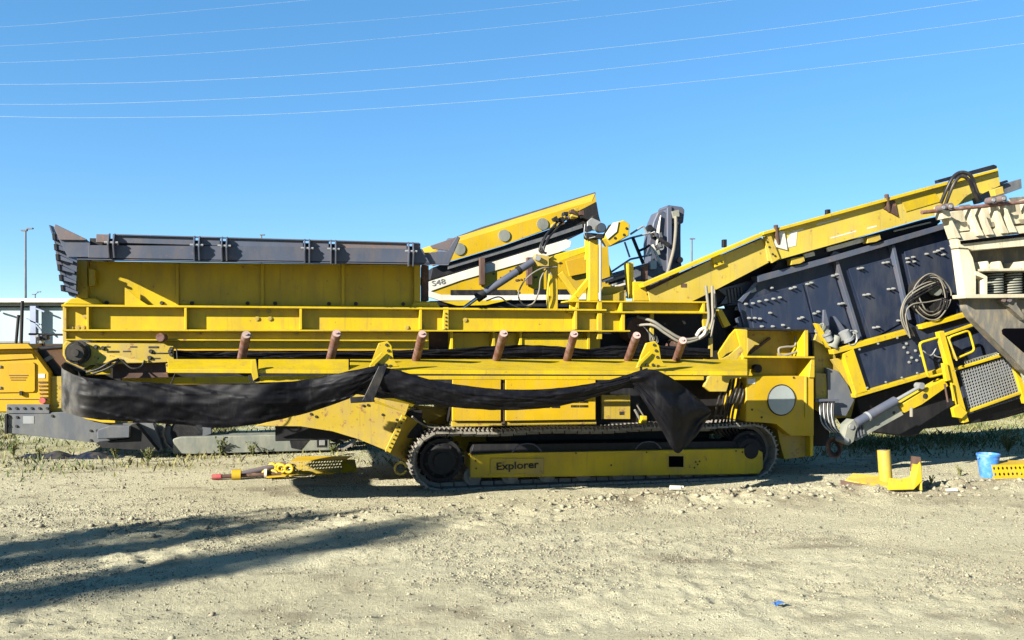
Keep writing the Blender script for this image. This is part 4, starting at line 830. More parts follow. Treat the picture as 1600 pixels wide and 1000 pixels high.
# support arm and ram
ar = bpy.data.objects.new('support_arm', None); COL.objects.link(ar); ar.parent = S
plate('inner_box', ar, 'grey_light', [(1330, 684), (1330, 672), (1403, 632), (1412, 648), (1338, 689)], -.1, .12)
plate('outer_box', ar, 'yellow', [(1406, 634), (1450, 607), (1476, 592), (1482, 603), (1440, 632), (1414, 645)], -.13, .14)
disc('pin_hole', ar, 'ink', 1446, 619, -.134, .035, .01); disc('pin_hole', ar, 'ink', 1397, 645, -.104, .02, .01)
rod('ram_barrel', ar, 'steel_dark', (1336, 662, -.14), (1399, 626, -.14), .055); rod('ram_rod', ar, 'galv', (1399, 626, -.14), (1443, 601, -.14), .022); rod('ram_ring', ar, 'galv', (1354, 652, -.14), (1357, 650, -.14), .062)
disc('ram_eye', ar, 'galv', 1441, 603, -.18, .04, .1)
plate('foot_knuckle', ar, 'grey_light', [(1318, 690), (1324, 664), (1334, 655), (1342, 660), (1336, 676), (1334, 690), (1326, 696)], -.15, .14)
disc('foot_pin', ar, 'galv', 1323, 688, -.17, .035, .18); disc('foot_pin', ar, 'galv', 1331, 667, -.17, .03, .18)
for x, y in ((1340, 676), (1345, 673), (1349, 671)): plate('stop_plate', ar, 'grey_paint', [(x-2, y-8), (x, y-8), (x+3, y+7), (x+1, y+8)], -.13, .03, .002)
rod('locking_pin', ar, 'hose_pale', (1424, 637, -.18), (1424, 651, -.18), .02); rod('handle', ar, 'brown', (1476, 600, -.2), (1481, 628, -.2), .012); rod('handle', ar, 'yellow', (1486, 598, -.2), (1490, 626, -.2), .012)
# black tail conveyor under the guards
plate('tail_body', S, 'black', [(1336, 622), (1482, 578), (1600, 600), (1620, 640), (1560, 656), (1500, 664), (1442, 668), (1436, 680), (1422, 683), (1362, 676), (1352, 664), (1345, 650)], .35, .6, .02)

# ================================================================== BACKGROUND MACHINE
VB = 4.1
K = empty('scalping_screen', M.o + Vector((CY*0 - SY*0, 0, 0)), YAW, label='amber and grey tracked screener with a white stripe, parked behind the long yellow plant', cat='machine')
hb = bpy.data.objects.new('hood', None); COL.objects.link(hb); hb.parent = K
plate('hood_side', hb, 'sun_yellow', [(662, 398), (700, 382), (925, 313), (932, 316), (908, 328), (862, 356), (787, 383), (697, 410), (676, 416)], VB, .05, .01)
quadsheet('hood_top', hb, 'sun_yellow', [(662, 398, VB), (925, 314, VB), (930, 302, VB+.5), (715, 370, VB+.5), (660, 388, VB+.5)], .02)
plate('hood_far', hb, 'sun_yellow', [(660, 388), (715, 370), (930, 302), (933, 330), (700, 400)], VB+1.6, .03)
for x, y in ((718, 389), (788, 368), (848, 350)):
    bm = bmesh.new(); p = L(x, y, VB-.02); add_cyl(bm, p, p+Vector((0, .02, 0)), .095, seg=24); finish('port_cover', bm, 'grey_light', hb, smooth=35)
plate('top_edge', hb, 'steel_dark', [(712, 370), (752, 355), (930, 300), (931, 303), (752, 359)], VB+.5, .03, .003)
plate('end_block', hb, 'black', [(905, 329), (932, 315), (936, 338), (926, 346), (910, 340)], VB-.05, .8)
plate('dark_deck', K, 'black', [(676, 418), (697, 411), (787, 384), (862, 357), (915, 332), (918, 360), (885, 376), (672, 437)], VB+.1, 1.5)
plate('mid_rail', K, 'grey_paint', [(700, 415), (862, 366), (910, 350), (911, 356), (862, 372), (700, 421)], VB+.05, .05)
side = plate('white_stripe', K, 'white_paint', [(670, 440), (885, 374), (893, 377), (891, 386), (875, 394), (720, 438), (671, 456)], VB, .04)
text('lettering', side, 'ink_grey', 'S48', 675, 447, VB-.006, 8, w_px=21, rot=R(12))
plate('lower_side', K, 'sun_yellow', [(671, 455), (720, 437), (875, 393), (950, 385), (955, 455), (890, 462), (690, 464)], VB+.02, .04)
plate('base_rail', K, 'white_paint', [(670, 454), (690, 461), (960, 458), (960, 468), (688, 470), (670, 464)], VB-.01, .06)
rect('vent', K, 'ink', 704, 453, 808, 461, VB-.016, .01, 0); rect('vent', K, 'ink', 834, 452, 890, 460, VB-.016, .01, 0)
for x in (754, 828): rect('idler_post', K, 'brown', x-4, 402, x+4, 445, VB-.1, .1)
random.seed(5)
for i in range(34):
    x = 770+random.random()*110; bolt(K, 'brown', x, 428-(x-770)*.16+random.choice((0, 8, 16)), VB+.02, .012, .012)
plate('under_frame', K, 'black', [(672, 470), (960, 468), (990, 480), (990, 500), (672, 500)], VB+.05, 1.4)
plate('lower_lip', K, 'yellow', [(690, 471), (800, 468), (760, 477), (715, 478)], VB-.02, .03)
plate('head_chute', K, 'sun_yellow', [(946, 372), (960, 348), (975, 344), (984, 350), (983, 368), (955, 384)], VB+.1, .3, .012)
plate('chute_end', K, 'white_paint', [(946, 366), (958, 348), (967, 346), (964, 362), (950, 374)], VB+.08, .02)
for x, y in ((979, 357), (975, 367), (961, 372)): bolt(K, 'ink', x, y, VB+.1, .016, .012)
plate('support_plate', K, 'sun_yellow', [(895, 400), (940, 380), (958, 430), (950, 440), (900, 446), (880, 420)], VB+.15, .05)
plate('panel', K, 'amber', [(884, 408), (920, 398), (924, 425), (890, 432)], VB-.05, .04)
# guard rail
gr_ = bpy.data.objects.new('guard_rail', None); COL.objects.link(gr_); gr_.parent = K
for a, b in (((952, 384), (985, 372)), ((985, 372), (1016, 364)), ((985, 366), (1005, 353)), ((1005, 353), (1012, 366)), ((976, 378), (984, 402)), ((988, 372), (1000, 396)), ((955, 425), (985, 405)), ((985, 405), (1018, 398)), ((1000, 391), (1014, 384))):
    rod('rail_tube', gr_, 'galv', (a[0], a[1], VB+.9), (b[0], b[1], VB+.9), .018, 8)
strip('rail_post', gr_, 'black', (989, 370), (1006, 412), 4, VB+.85, .05); tube('rail_hose', gr_, 'black', [(998, 392, VB+.85), (1008, 388, VB+.85), (1015, 383, VB+.85)], .022)
strip('ladder', gr_, 'white_paint', (1020, 382), (1034, 415), 3, VB+.8, .05); strip('ladder', gr_, 'white_paint', (1019, 384), (1012, 400), 3, VB+.8, .05)
plate('deck', gr_, 'grey_paint', [(940, 432), (1016, 410), (1040, 424), (1030, 444), (950, 462)], VB+.7, .4)
plate('deck_block', gr_, 'white_paint', [(1016, 408), (1026, 406), (1026, 420), (1017, 421)], VB+.65, .1)
# left body of the same machine
lb = bpy.data.objects.new('engine_body', None); COL.objects.link(lb); lb.parent = K
VL = 3.6
plate('body_side', lb, 'amber', [(-60, 546), (50, 544), (78, 582), (78, 645), (-60, 645)], VL, 1.6, .02)
plate('top_ledge', lb, 'amber', [(-62, 538), (44, 537), (52, 545), (-62, 547)], VL-.1, 1.8, .006)
quadsheet('shoulder', lb, 'amber', [(-60, 557, VL-.02), (50, 552, VL-.02), (54, 560, VL-.02), (-60, 566, VL-.02)], .015)
plate('door', lb, 'amber', [(-20, 568), (52, 566), (55, 569), (55, 610), (52, 613), (-20, 614)], VL-.02, .02, .006)
for i in range(3): rect('grip_slot', lb, 'brown', 14+i*1.5, 586+i*3.6, 44-i*2, 587.2+i*3.6, VL-.024, .005, 0)
for i in range(5): rect('louvre', lb, 'brown', 60+i*.6, 596+i*6, 74, 598.5+i*6, VL-.01, .008, 0)
for y in (573, 606): rect('hinge', lb, 'grey_paint', -6, y-2, 2, y+2, VL-.035, .02, .002)
disc('marker_lamp', lb, 'red_paint', 66, 626, VL-.03, .04, .03); plate('warning_label', lb, 'white_paint', [(60, 584), (70, 584), (70, 591), (60, 591)], VL-.006, .005, 0)
strip('body_seam', lb, 'brown', (-60, 624), (78, 624), 1, VL-.006, .01, 0)
rect('door_latch', lb, 'ink', 30, 611, 35, 618, VL-.04, .03)
plate('rust_panel', lb, 'yellow_worn', [(79, 588), (130, 588), (130, 645), (79, 645)], VL+.05, .1)
plate('skirt', lb, 'grey_paint', [(10, 632), (77, 632), (77, 646), (10, 646)], VL-.06, .05)
for i in range(6): bolt(lb, 'ink', 14+i*12, 638, VL-.06, .013, .015)
plate('chassis', lb, 'grey_paint', [(9, 647), (122, 643), (150, 660), (240, 662), (255, 704), (205, 700), (150, 692), (80, 684), (9, 677)], VL-.05, .2, .01)
plate('front_edge', lb, 'black', [(7, 647), (11, 647), (11, 678), (7, 678)], VL-.08, .06)
for x, y in ((15, 652), (27, 652), (15, 666), (26, 666), (82, 650), (142, 673), (152, 673), (142, 688)): bolt(lb, 'ink', x, y, VL-.05, .013, .015)
rect('data_plate', lb, 'galv', 36, 650, 53, 662, VL-.054, .006, 0)
plate('yellow_prow', lb, 'sun_yellow', [(118, 648), (170, 644), (180, 645), (180, 661), (160, 660), (135, 655)], VL-.1, .1)
plate('yellow_prow', lb, 'yellow', [(181, 646), (208, 648), (208, 660), (181, 661)], VL-.02, .1)
plate('step_box', lb, 'grey_paint', [(152, 672), (170, 666), (203, 666), (202, 684), (152, 686)], VL-.3, .25, .01)
plate('step_side', lb, 'black', [(204, 664), (212, 662), (247, 705), (160, 700), (150, 692), (203, 686)], VL-.22, .2)
plate('fender', lb, 'grey_paint', [(215, 664), (330, 668), (330, 678), (262, 700), (247, 704)], VL+.1, .1)
random.seed(11)
for i in range(12):
    x, y = 48+random.random()*24, 524+random.random()*14
    plate('pump_part', lb, random.choice(['black', 'grey_paint', 'black', 'galv']), [(x, y), (x+6, y-2), (x+7, y+5), (x+1, y+5)], VL+.2+random.random()*.4, .1, .004)
rod('pipe', lb, 'black', (62, 548, VL+.2), (98, 590, VL+.2), .07); rod('pipe_collar', lb, 'grey_light', (72, 560, VL+.2), (76, 565, VL+.2), .085); rod('rail', lb, 'black', (60, 545, VL), (98, 542, VL), .03)
rod('pole', lb, 'black', (33, 537, VL+.3), (35, 470, VL+.3), .022); rod('strut', lb, 'black', (25, 537, VL+.3), (29, 492, VL+.3), .02); rod('cross_bar', lb, 'black', (45, 522, VL+.4), (98, 523, VL+.4), .015)
# background track
kt = bpy.data.objects.new('crawler_track', None); COL.objects.link(kt); kt.parent = K
plate('track_frame', kt, 'grey_light', [(270, 686), (282, 683), (498, 678), (515, 681), (516, 704), (300, 709), (270, 709)], VL-.02, .4, .012)
rect('frame_window', kt, 'black', 495, 684, 511, 699, VL-.024, .006, 0); rect('window_boss', kt, 'galv', 499, 688, 508, 696, VL-.04, .03)
plate('dark_end', kt, 'black', [(450, 676), (478, 673), (494, 676), (480, 690), (470, 703), (455, 700)], VL-.03, .02)
bm = bmesh.new(); add_box(bm, -.07, .07, 0, .45, -.012, .012); add_box(bm, -.05, -.035, 0, .45, .012, .035); add_box(bm, .035, .05, 0, .45, .012, .035)
bmesh.ops.recalc_face_normals(bm, faces=bm.faces[:]); me = bpy.data.meshes.new('track_shoe'); bm.to_mesh(me); bm.free(); me.materials.append(MATS['track_steel'])
ka, kb = L(290, 690, VL).x, L(530, 690, VL).x; kr = .30; st = kb-ka; per = 2*st+2*math.pi*kr; n = 44
for i in range(n):
    s = i*per/n; zc = kr+.04
    if s < st: x, z, an = ka+s, zc+kr+.03*math.cos(s*5), 0.15*math.sin(s*5)
    elif s < st+math.pi*kr: an = (s-st)/kr; x, z = kb+kr*math.sin(an), zc+kr*math.cos(an)
    elif s < 2*st+math.pi*kr: x, z, an = kb-(s-st-math.pi*kr), zc-kr, math.pi
    else: an = math.pi+(s-2*st-math.pi*kr)/kr; x, z = ka+kr*math.sin(an), zc+kr*math.cos(an)
    o = bpy.data.objects.new('track_shoe', me); COL.objects.link(o); o.parent = kt; o.location = (x, VL+.05, z); o.rotation_euler = (0, an, 0)
for c_ in (ka, kb): cyl('wheel', kt, 'black', (c_, VL+.1, .34), (c_, VL+.4, .34), .22)
box('chassis_beam', K, 'grey_paint', L(60, 650, VL).x, L(900, 480, VB).x, VB+.2, VB+1.4, .62, 1.0)
box('mid_body', K, 'amber', L(130, 600, VL).x, L(640, 600, VB).x, VL+.3, VB+1.3, 1.0, 1.9)

# ================================================================== FOLDED CRANE BEHIND
Cc = empty('loader_crane', M.o, YAW, label='dark grey folded crane boom standing upright behind the plant, pale hose on it', cat='crane')
VC = 6.2
plate('boom', Cc, 'steel_dark', [(1016, 480), (1016, 378), (1021, 347), (1028, 331), (1036, 329), (1043, 334), (1044, 420), (1036, 480)], VC, .35, .02)
plate('boom_face', Cc, 'steel_dark', [(1043, 324), (1050, 322), (1050, 440), (1043, 440)], VC-.06, .3, .008)
plate('outer_boom', Cc, 'steel_dark', [(1050, 350), (1064, 350), (1063, 405), (1066, 420), (1050, 440)], VC+.1, .3, .01)
plate('head', Cc, 'steel_dark', [(1040, 324), (1044, 320), (1066, 323), (1070, 328), (1068, 348), (1062, 351), (1048, 350), (1046, 335)], VC-.02, .4, .015)
plate('head_block', Cc, 'grey_light', [(1050, 330), (1061, 328), (1062, 338), (1053, 341)], VC-.1, .08)
plate('gusset', Cc, 'white_paint', [(1027, 360), (1033, 336), (1030, 372), (1026, 385)], VC-.06, .05)
tube('hose', Cc, 'hose_pale', [(1056, 338, VC-.1), (1056, 360, VC-.12), (1053, 388, VC-.12), (1047, 412, VC-.1), (1042, 430, VC-.1)], .035)
tube('hose', Cc, 'hose_black', [(1030, 372, VC-.1), (1038, 378, VC-.12), (1046, 384, VC-.12)], .04)
for x, y in ((1016, 356), (1033, 386), (1063, 406)): disc('pin', Cc, 'galv' if x == 1033 else 'black', x, y, VC-.08, .06, .1)
random.seed(8)
for i in range(10):
    x, y = 1016+random.random()*14, 362+random.random()*45; plate('valve', Cc, random.choice(['grey_light', 'black', 'white_paint', 'grey_paint']), [(x, y), (x+4, y-2), (x+6, y+6), (x+1, y+7)], VC-.1, .1, .004)
uc = L(1035, 440, VC); box('column', Cc, 'steel_dark', uc.x-.3, uc.x+.3, VC-.1, VC+.5, 0, uc.z+.1, .02); box('base', Cc, 'grey_paint', uc.x-.9, uc.x+.9, VC-.6, VC+1.2, 0, .5, .03)

# ================================================================== CREAM CRUSHER AT THE RIGHT EDGE
Q = empty('cone_crusher', M.o, YAW, label='cream ribbed crusher head with grey coil springs, cut off by the right edge', cat='crusher')
VQ = -.75
plate('body', Q, 'stone_grey', [(1522, 368), (1600, 372), (1900, 372), (1900, 470), (1522, 465)], VQ+.3, .12, .01)  # grey instead of cream: shade below the collar put into the colour
plate('core', Q, 'cream', [(1680, 330), (1900, 330), (1900, 600), (1700, 600)], VQ+.3, .9, .01)
plate('corner_block', Q, 'cream', [(1497, 388), (1512, 385), (1521, 402), (1526, 424), (1526, 461), (1507, 464)], VQ, .12, .012)
plate('collar', Q, 'cream', [(1492, 366), (1500, 377), (1600, 368), (1900, 362), (1900, 378), (1600, 384), (1520, 392), (1512, 386), (1497, 388)], VQ-.02, .12, .01)
plate('collar_gap', Q, 'void', [(1503, 376), (1600, 365), (1900, 358), (1900, 361), (1600, 370), (1504, 381)], VQ-.05, .04, .002)
plate('shelf', Q, 'cream', [(1534, 420), (1900, 414), (1900, 419), (1536, 424)], VQ-.02, .32)
for x in (1541, 1561, 1599): plate('shelf_fin', Q, 'cream', [(x, 408), (x+3, 408), (x+8, 421), (x, 421)], VQ, .3, .003)
plate('frame_bar', Q, 'cream', [(1524, 424), (1528, 424), (1543, 432), (1543, 462), (1538, 462), (1538, 435), (1524, 430)], VQ-.01, .1)
plate('bottom_flange', Q, 'cream', [(1507, 460), (1900, 457), (1900, 463), (1508, 466)], VQ-.04, .2)
for x in (1553, 1582, 1612, 1642):
    p0, p1 = L(x, 460, VQ+.16), L(x, 424, VQ+.16)
    bm = bmesh.new(); n = 9; pts = []
    for i in range(n*14+1):
        t = i/14*2*math.pi; f = i/(n*14); pts.append(p0*(1-f)+p1*f+Vector((.095*math.cos(t), .095*math.sin(t), 0)))
    add_tube(bm, pts, .0095, 6); finish('coil_spring', bm, 'grey_light', Q, smooth=60); cyl('spring_core', Q, 'ink', p0, p1, .075)
# upper ribbed bowl
P0 = [(1474, 333), (1600, 308), (1900, 290), (1900, 360), (1600, 364), (1502, 377), (1488, 352)]
plate('bowl', Q, 'cream', P0, VQ+.14, .12, .01)
plate('bowl_band', Q, 'cream', [(1484, 350), (1600, 334), (1900, 322), (1900, 341), (1600, 348), (1494, 363)], VQ+.06, .1, .006)
plate('bowl_band', Q, 'cream', [(1497, 364), (1600, 352), (1900, 343), (1900, 358), (1600, 364), (1503, 377)], VQ+.02, .1, .006)
def cfin(x, dx, w=3.2):
    y0 = 329-(x-1490)*.16; y1 = 371-(x-1490)*.10
    plate('bowl_rib', Q, 'cream', [(x, y0), (x+w, y0-.5), (x+w+dx*.25, y0+14), (x+w+dx*.8, y1-14), (x+w+dx+4, y1-2), (x+w+dx+4, y1), (x+dx-1, y1), (x+dx*.7-1, y1-12), (x+dx*.2, y0+14)], VQ-.03, .12, .003)
for x in (1481, 1517, 1533, 1556, 1569, 1605, 1640): cfin(x, 13)
for x0, y0, x1 in ((1499, 321, 1516), (1538, 315, 1551), (1577, 309, 1600), (1511, 351, 1528), (1549, 347, 1563), (1592, 343, 1612)):
    plate('recess_shade', Q, 'stone_grey', [(x0, y0), (x1, y0-2), (x1+3, y0+5), (x0+4, y0+7)], VQ+(.13 if y0 < 330 else .052), .012, .001)  # flat grey patches on the bowl, shade of the hollows put into colour
sh = L(1438, 332, VQ-.02)
rod('shaft', Q, 'idler', (1440, 332, VQ-.02), (1900, 285, VQ-.02), .022)
for x in (1475, 1486, 1553, 1569):
    y = 332-(x-1440)*.147-1; disc('lug_eye', Q, 'steel_rust', x, y-2, VQ-.12, .04, .1, 16); disc('lug_pin', Q, 'galv', x, y-2, VQ-.135, .02, .02, 10)
plate('lug', Q, 'yellow_worn', [(1553, 296), (1567, 291), (1569, 302), (1556, 306)], VQ-.05, .08)
plate('lug', Q, 'cream', [(1470, 322), (1480, 318), (1487, 340), (1474, 342)], VQ-.06, .12)
# worn base
plate('base_casting', Q, 'stone_grey', [(1508, 466), (1900, 463), (1900, 640), (1640, 610), (1600, 578), (1580, 557), (1545, 522), (1520, 497), (1511, 482)], VQ+.1, .12, .012)
plate('base_opening', Q, 'void', [(1570, 513), (1900, 511), (1900, 600), (1640, 575), (1600, 550), (1568, 522), (1567, 516)], VQ+.08, .03, .004)
plate('hinge_arm', Q, 'stone_grey', [(1564, 464), (1590, 463), (1588, 476), (1600, 492), (1600, 500), (1580, 482), (1567, 474)], VQ+.02, .1)
for x in (1569, 1578): disc('hinge_pin', Q, 'steel_rust', x, 468, VQ-.02, .03, .06)
p = L(1860, 600, VQ); box('leg', Q, 'stone_grey', p.x, p.x+.5, VQ+.15, VQ+1.0, 0, L(1690, 560, VQ).z, .02); box('rear_frame', Q, 'cream', p.x+.3, p.x+1.5, VQ+.1, VQ+1.2, 0.0, L(1690, 400, VQ).z, .02)

# ================================================================== GROUND CLUTTER
def gpos(px, py): g = Frame((0, 0, 0), 0).G(px, py); return Vector((g.x, g.y, gz(g.x, g.y)))
def at_px(px, py, depth): return Vector(((px-800)/FPX*depth, depth, CAMZ-(py-HOR)/FPX*depth))
b = gpos(1544, 744); bk = empty('bucket', b, R(20), label='bright blue plastic bucket standing on the dirt at right', cat='bucket')
lathe('pail', bk, 'blue_plastic', [(0, .004), (.088, .004), (.09, .012), (.118, .225), (.122, .226), (.122, .232), (.119, .233), (.126, .262), (.131, .263), (.131, .285), (.122, .287), (.119, .28), (.086, .02), (0, .016)])
bm = bmesh.new(); add_tube(bm, [Vector((.132*math.cos(t), .02+.03*math.sin(t), .24+.0-.10*math.sin(t)*.5)) for t in np.linspace(0, math.pi, 18)], .004, 6); finish('handle', bm, 'galv', bk, smooth=50)
for s in (-1, 1): cyl('handle_lug', bk, 'blue_plastic', (s*.12, .02, .24), (s*.136, .02, .24), .014, seg=10)
# perforated yellow plate
b = gpos(1553, 748); pp = empty('perforated_tread', b, R(6), label='yellow perforated tread plank lying beside the blue bucket', cat='tread plate')
perforated('tread_face', pp, 'sun_yellow', [(0, 0, .02), (.8, .03, .02), (.8, .10, .15), (.02, .07, .15)], 14, 2, .27, .004, (0, 1, -.2))
bm = bmesh.new(); add_prism(bm, [(-.01, -.005, 0), (.81, .025, 0), (.81, .03, .03), (-.01, .0, .03)], (0, .012, 0)); finish('front_lip', bm, 'sun_yellow', pp)
bm = bmesh.new(); add_prism(bm, [(.02, .07, .15), (.8, .10, .15), (.8, .3, .17), (.03, .27, .17)], (0, 0, .006)); finish('top_lip', bm, 'sun_yellow', pp)
box('back_web', pp, 'sun_yellow', .02, .8, .28, .29, 0, .17, .002)
# yellow bracket with two posts
b = gpos(1385, 768); br = empty('mount_bracket', b, R(-8), label='broken yellow bracket with two upright posts lying in front of the plant', cat='bracket')
bm = bmesh.new(); add_prism(bm, [(-.40, .10, .05), (-.12, -.09, .0), (.02, -.08, .02), (.02, .16, .09), (-.30, .2, .11)], (0, 0, .02)); bev(bm, .004); finish('base_plate', bm, 'yellow_worn', br)
bm = bmesh.new(); add_prism(bm, [(-.45, .11, .0), (-.12, -.11, .0), (-.12, -.11, .03), (-.45, .11, .06)], (.01, .02, 0)); finish('base_edge', bm, 'brown', br)
cyl('round_post', br, 'yellow_worn', (.02, .08, .02), (.0, .1, .40), .068, seg=24); cyl('post_bore', br, 'steel_rust', (.0, .1, .395), (.0, .1, .403), .052, seg=24)
bm = bmesh.new(); add_prism(bm, [(-.02, -.12, 0), (.25, -.10, .01), (.34, -.08, .1), (.33, -.07, .34), (.24, -.07, .35), (.23, -.08, .14), (.12, -.1, .11), (.0, -.11, .13)], (0, .025, 0)); bev(bm, .004); finish('fork_plate', bm, 'sun_yellow', br)
bm = bmesh.new(); add_prism(bm, [(.23, -.075, .2), (.33, -.075, .2), (.325, -.072, .352), (.238, -.072, .362)], (0, .034, 0)); finish('fork_tip', bm, 'brown', br)
bm = bmesh.new(); add_prism(bm, [(.34, -.08, .0), (.35, .12, .0), (.345, .12, .3), (.335, -.06, .33)], (-.02, 0, 0)); finish('fork_side', bm, 'yellow_worn', br)
for gx_, gy_, w, a_, lab in ((432, 749, .22, .2, 'flat yellow steel offcut at the foot of the clamps'), (462, 748, .3, -.25, 'long yellow steel offcut in front of the perforated step'), (505, 745, .26, .1, 'yellow steel offcut under the bent end of the perforated step')):
    bm = bmesh.new(); c_, s_ = math.cos(a_), math.sin(a_); add_prism(bm, [(c_*p-s_*q, s_*p+c_*q, .03+.05*p) for p, q in ((-w/2, -.04), (w/2, -.05), (w/2+.03, .04), (-w/2, .05))], (0, 0, .012)); bev(bm, .002)
    o = finish('steel_offcut', bm, 'sun_yellow' if w < .28 else 'yellow_worn'); o.location = gpos(gx_, gy_); tag(o, lab, 'offcut', 'offcuts on the scrap heap')
# white can, blue scrap
b = gpos(1055, 769); c = empty('plastic_bottle', b+Vector((0, 0, .03)), R(15), label='small white plastic container lying beside the track', cat='bottle')
cyl('shell', c, 'white_paint', (-.06, 0, .01), (.05, -.02, .005), .028); cyl('cap', c, 'white_paint', (.06, -.02, .015), (.085, -.024, .014), .016)
b = gpos(1216, 948)
bm = bmesh.new()
pts = [bm.verts.new((.06*(i % 3)-.06+random.uniform(-.015, .015), .035*(i//3)-.03+random.uniform(-.01, .01), .012+random.uniform(0, .03))) for i in range(9)]
for i in (0, 1, 3, 4): bm.faces.new((pts[i], pts[i+1], pts[i+4], pts[i+3]))
r_ = bmesh.ops.extrude_face_region(bm, geom=bm.faces[:]); bmesh.ops.translate(bm, verts=[q for q in r_['geom'] if isinstance(q, bmesh.types.BMVert)], vec=(0, 0, .004))
o = finish('wrapper', bm, 'blue_plastic'); o.location = b; o.rotation_euler = (0, 0, .4); o.scale = (.6, .8, .9); tag(o, 'crumpled blue wrapper lying on the dirt in the foreground', 'litter')
b = gpos(1488, 769)
bm = bmesh.new(); add_prism(bm, [(-.07, 0, .01), (.06, -.01, .012), (.07, .05, .03), (-.05, .06, .02)], (0, 0, .005)); o = finish('litter_scrap', bm, 'white_paint'); o.location = b; tag(o, 'pale flat scrap of litter between the yellow bracket and the right edge', 'litter')
# scrap pile
b = gpos(362, 750)
sp = empty('scrap_pipe', b, R(4), label='dark pipe with red end cap and yellow collar at the left of the scrap', cat='pipe')
cyl('tube', sp, 'brown', (-.12, 0, .04), (.55, .1, .05), .024); cyl('red_end', sp, 'red_paint', (-.22, -.02, .038), (-.12, 0, .04), .032); cyl('collar', sp, 'sun_yellow', (.0, .015, .055), (.1, .03, .055), .062)
cyl('ring', sp, 'white_paint', (.36, .072, .06), (.39, .076, .06), .055)
b = gpos(392, 746); o = cyl('rusty_bar', None, 'steel_rust', (-.15, .0, .03), (.36, .22, .13), .038); o.location = b; tag(o, 'rusty brown bar leaning across the scrap heap', 'bar')
for gx_, gy_, zz, r, lab in ((422, 747, .045, .048, 'yellow pipe clamp lowest on the scrap heap, beside the dark pipe'), (431, 743, .10, .044, 'yellow pipe clamp leaning on top of the scrap heap'), (446, 744, .09, .048, 'yellow pipe clamp against the left end of the perforated step')):
    ch = empty('pipe_clamp', gpos(gx_, gy_), R(-10), label=lab, cat='clamp', group='clamps on the scrap heap')
    for dx in (-.045, .045):
        bm = bmesh.new(); c0 = Vector((dx, 0, zz)); add_tube(bm, [c0+Vector((r*math.cos(t), .0, r*.9*math.sin(t))) for t in np.linspace(0, 6.28, 20)], .02, 8); finish('ring', bm, 'sun_yellow' if gx_ > 425 else 'yellow_worn', ch, smooth=60)
    cyl('clamp_bolt', ch, 'galv', (-.1, .02, zz), (.1, .02, zz), .008, seg=8)
b = gpos(452, 742); gp = empty('perforated_step', b, R(5), label='yellow perforated step plank lying on the scrap heap left of the track', cat='tread plate')
perforated('step_face', gp, 'yellow_worn', [(-.1, 0, .03), (.62, .12, .06), (.66, .2, .15), (.0, .12, .15)], 20, 3, .3, .004, (0, 1, -.3))
bm = bmesh.new(); add_prism(bm, [(.0, .12, .15), (.66, .2, .15), (.72, .34, .17), (.05, .3, .18)], (0, 0, .006)); finish('step_top', bm, 'sun_yellow', gp)
bm = bmesh.new(); add_prism(bm, [(.6, .1, .0), (.8, .14, .01), (.76, .3, .13), (.62, .2, .15)], (0, 0, .006)); finish('bent_end', bm, 'sun_yellow', gp)
bm = bmesh.new(); add_prism(bm, [(-.1, 0, 0), (.62, .12, 0), (.62, .12, .06), (-.1, 0, .03)], (0, .01, 0)); finish('front_lip', bm, 'yellow_worn', gp)
# dark folded tarp by the grey chassis
def tarp(px, py, w, h, seed, label):
    b = gpos(px, py); r = random.Random(seed); bm = bmesh.new(); n, m = 14, 8; g = []
    for i in range(n+1):
        row = []
        for j in range(m+1):
            a, c = i/n, j/m; e = math.sin(math.pi*a)*math.sin(math.pi*min(1, c*1.1)); row.append(bm.verts.new((w*(a-.5), .5*(c-.5), max(0, h*e*(1+.5*math.sin(a*9+seed)+r.uniform(-.2, .2))))))
        g.append(row)
    for A, B2 in zip(g, g[1:]):
        for j in range(m): bm.faces.new((A[j], B2[j], B2[j+1], A[j+1]))
    o = finish('tarpaulin', bm, 'tarp_blue', smooth=30); o.location = b; tag(o, label, 'tarpaulin')
tarp(75, 714, .75, .07, 1, 'crumpled dark blue tarpaulin on the grass below the grey chassis'); tarp(150, 714, .8, .06, 4, 'second dark blue tarpaulin bundle, nearer the track of the rear machine')

# weeds one can tell apart
def weed(px, py, h, n, seed, label):
    r = random.Random(seed); b = gpos(px, py); t = empty('weed_plant', b, 0, label=label, cat='weed', group='weeds in front of the rear machine')
    bs, bl = bmesh.new(), bmesh.new()
    for i in range(n):
        a = r.uniform(0, 6.28); ln = h*r.uniform(.5, 1.1); sp_ = r.uniform(.1, .6)
        tip = Vector((math.cos(a)*ln*sp_, math.sin(a)*ln*sp_, ln)); mid = tip*.5+Vector((0, 0, ln*.12))
        add_tube(bs, [Vector((0, 0, -.02)), mid, tip], .004, 4)
        for k in range(12):
            f = .15+.85*k/12; p = mid*(2*f*(1-f))+tip*f*f; d = Vector((r.uniform(-1, 1), r.uniform(-1, 1), r.uniform(-.2, .9))).normalized(); e = d.orthogonal().normalized()
            l_ = h*r.uniform(.10, .2); vs_ = [bl.verts.new(q) for q in (p, p+d*l_*.5+e*l_*.25, p+d*l_, p+d*l_*.5-e*l_*.25)]; bl.faces.new(vs_)
    finish('stem', bs, 'leaf_dry', t); finish('foliage', bl, 'leaf_green', t)
weed(437, 708, .28, 16, 1, 'bushy green weed beside the right end of the grey track frame')
weed(345, 712, .26, 14, 2, 'green weed in front of the middle of the grey track frame')
weed(232, 722, .2, 12, 3, 'low weed below the grey step box of the rear machine')
weed(1575, 706, .28, 16, 4, 'leafy weed in shadow behind the blue bucket')
weed(1500, 742, .12, 10, 5, 'small green weed just left of the blue bucket')
weed(1455, 764, .10, 10, 6, 'small green weed right of the yellow bracket')
weed(60, 716, .16, 12, 7, 'weed at the left edge under the grey chassis')

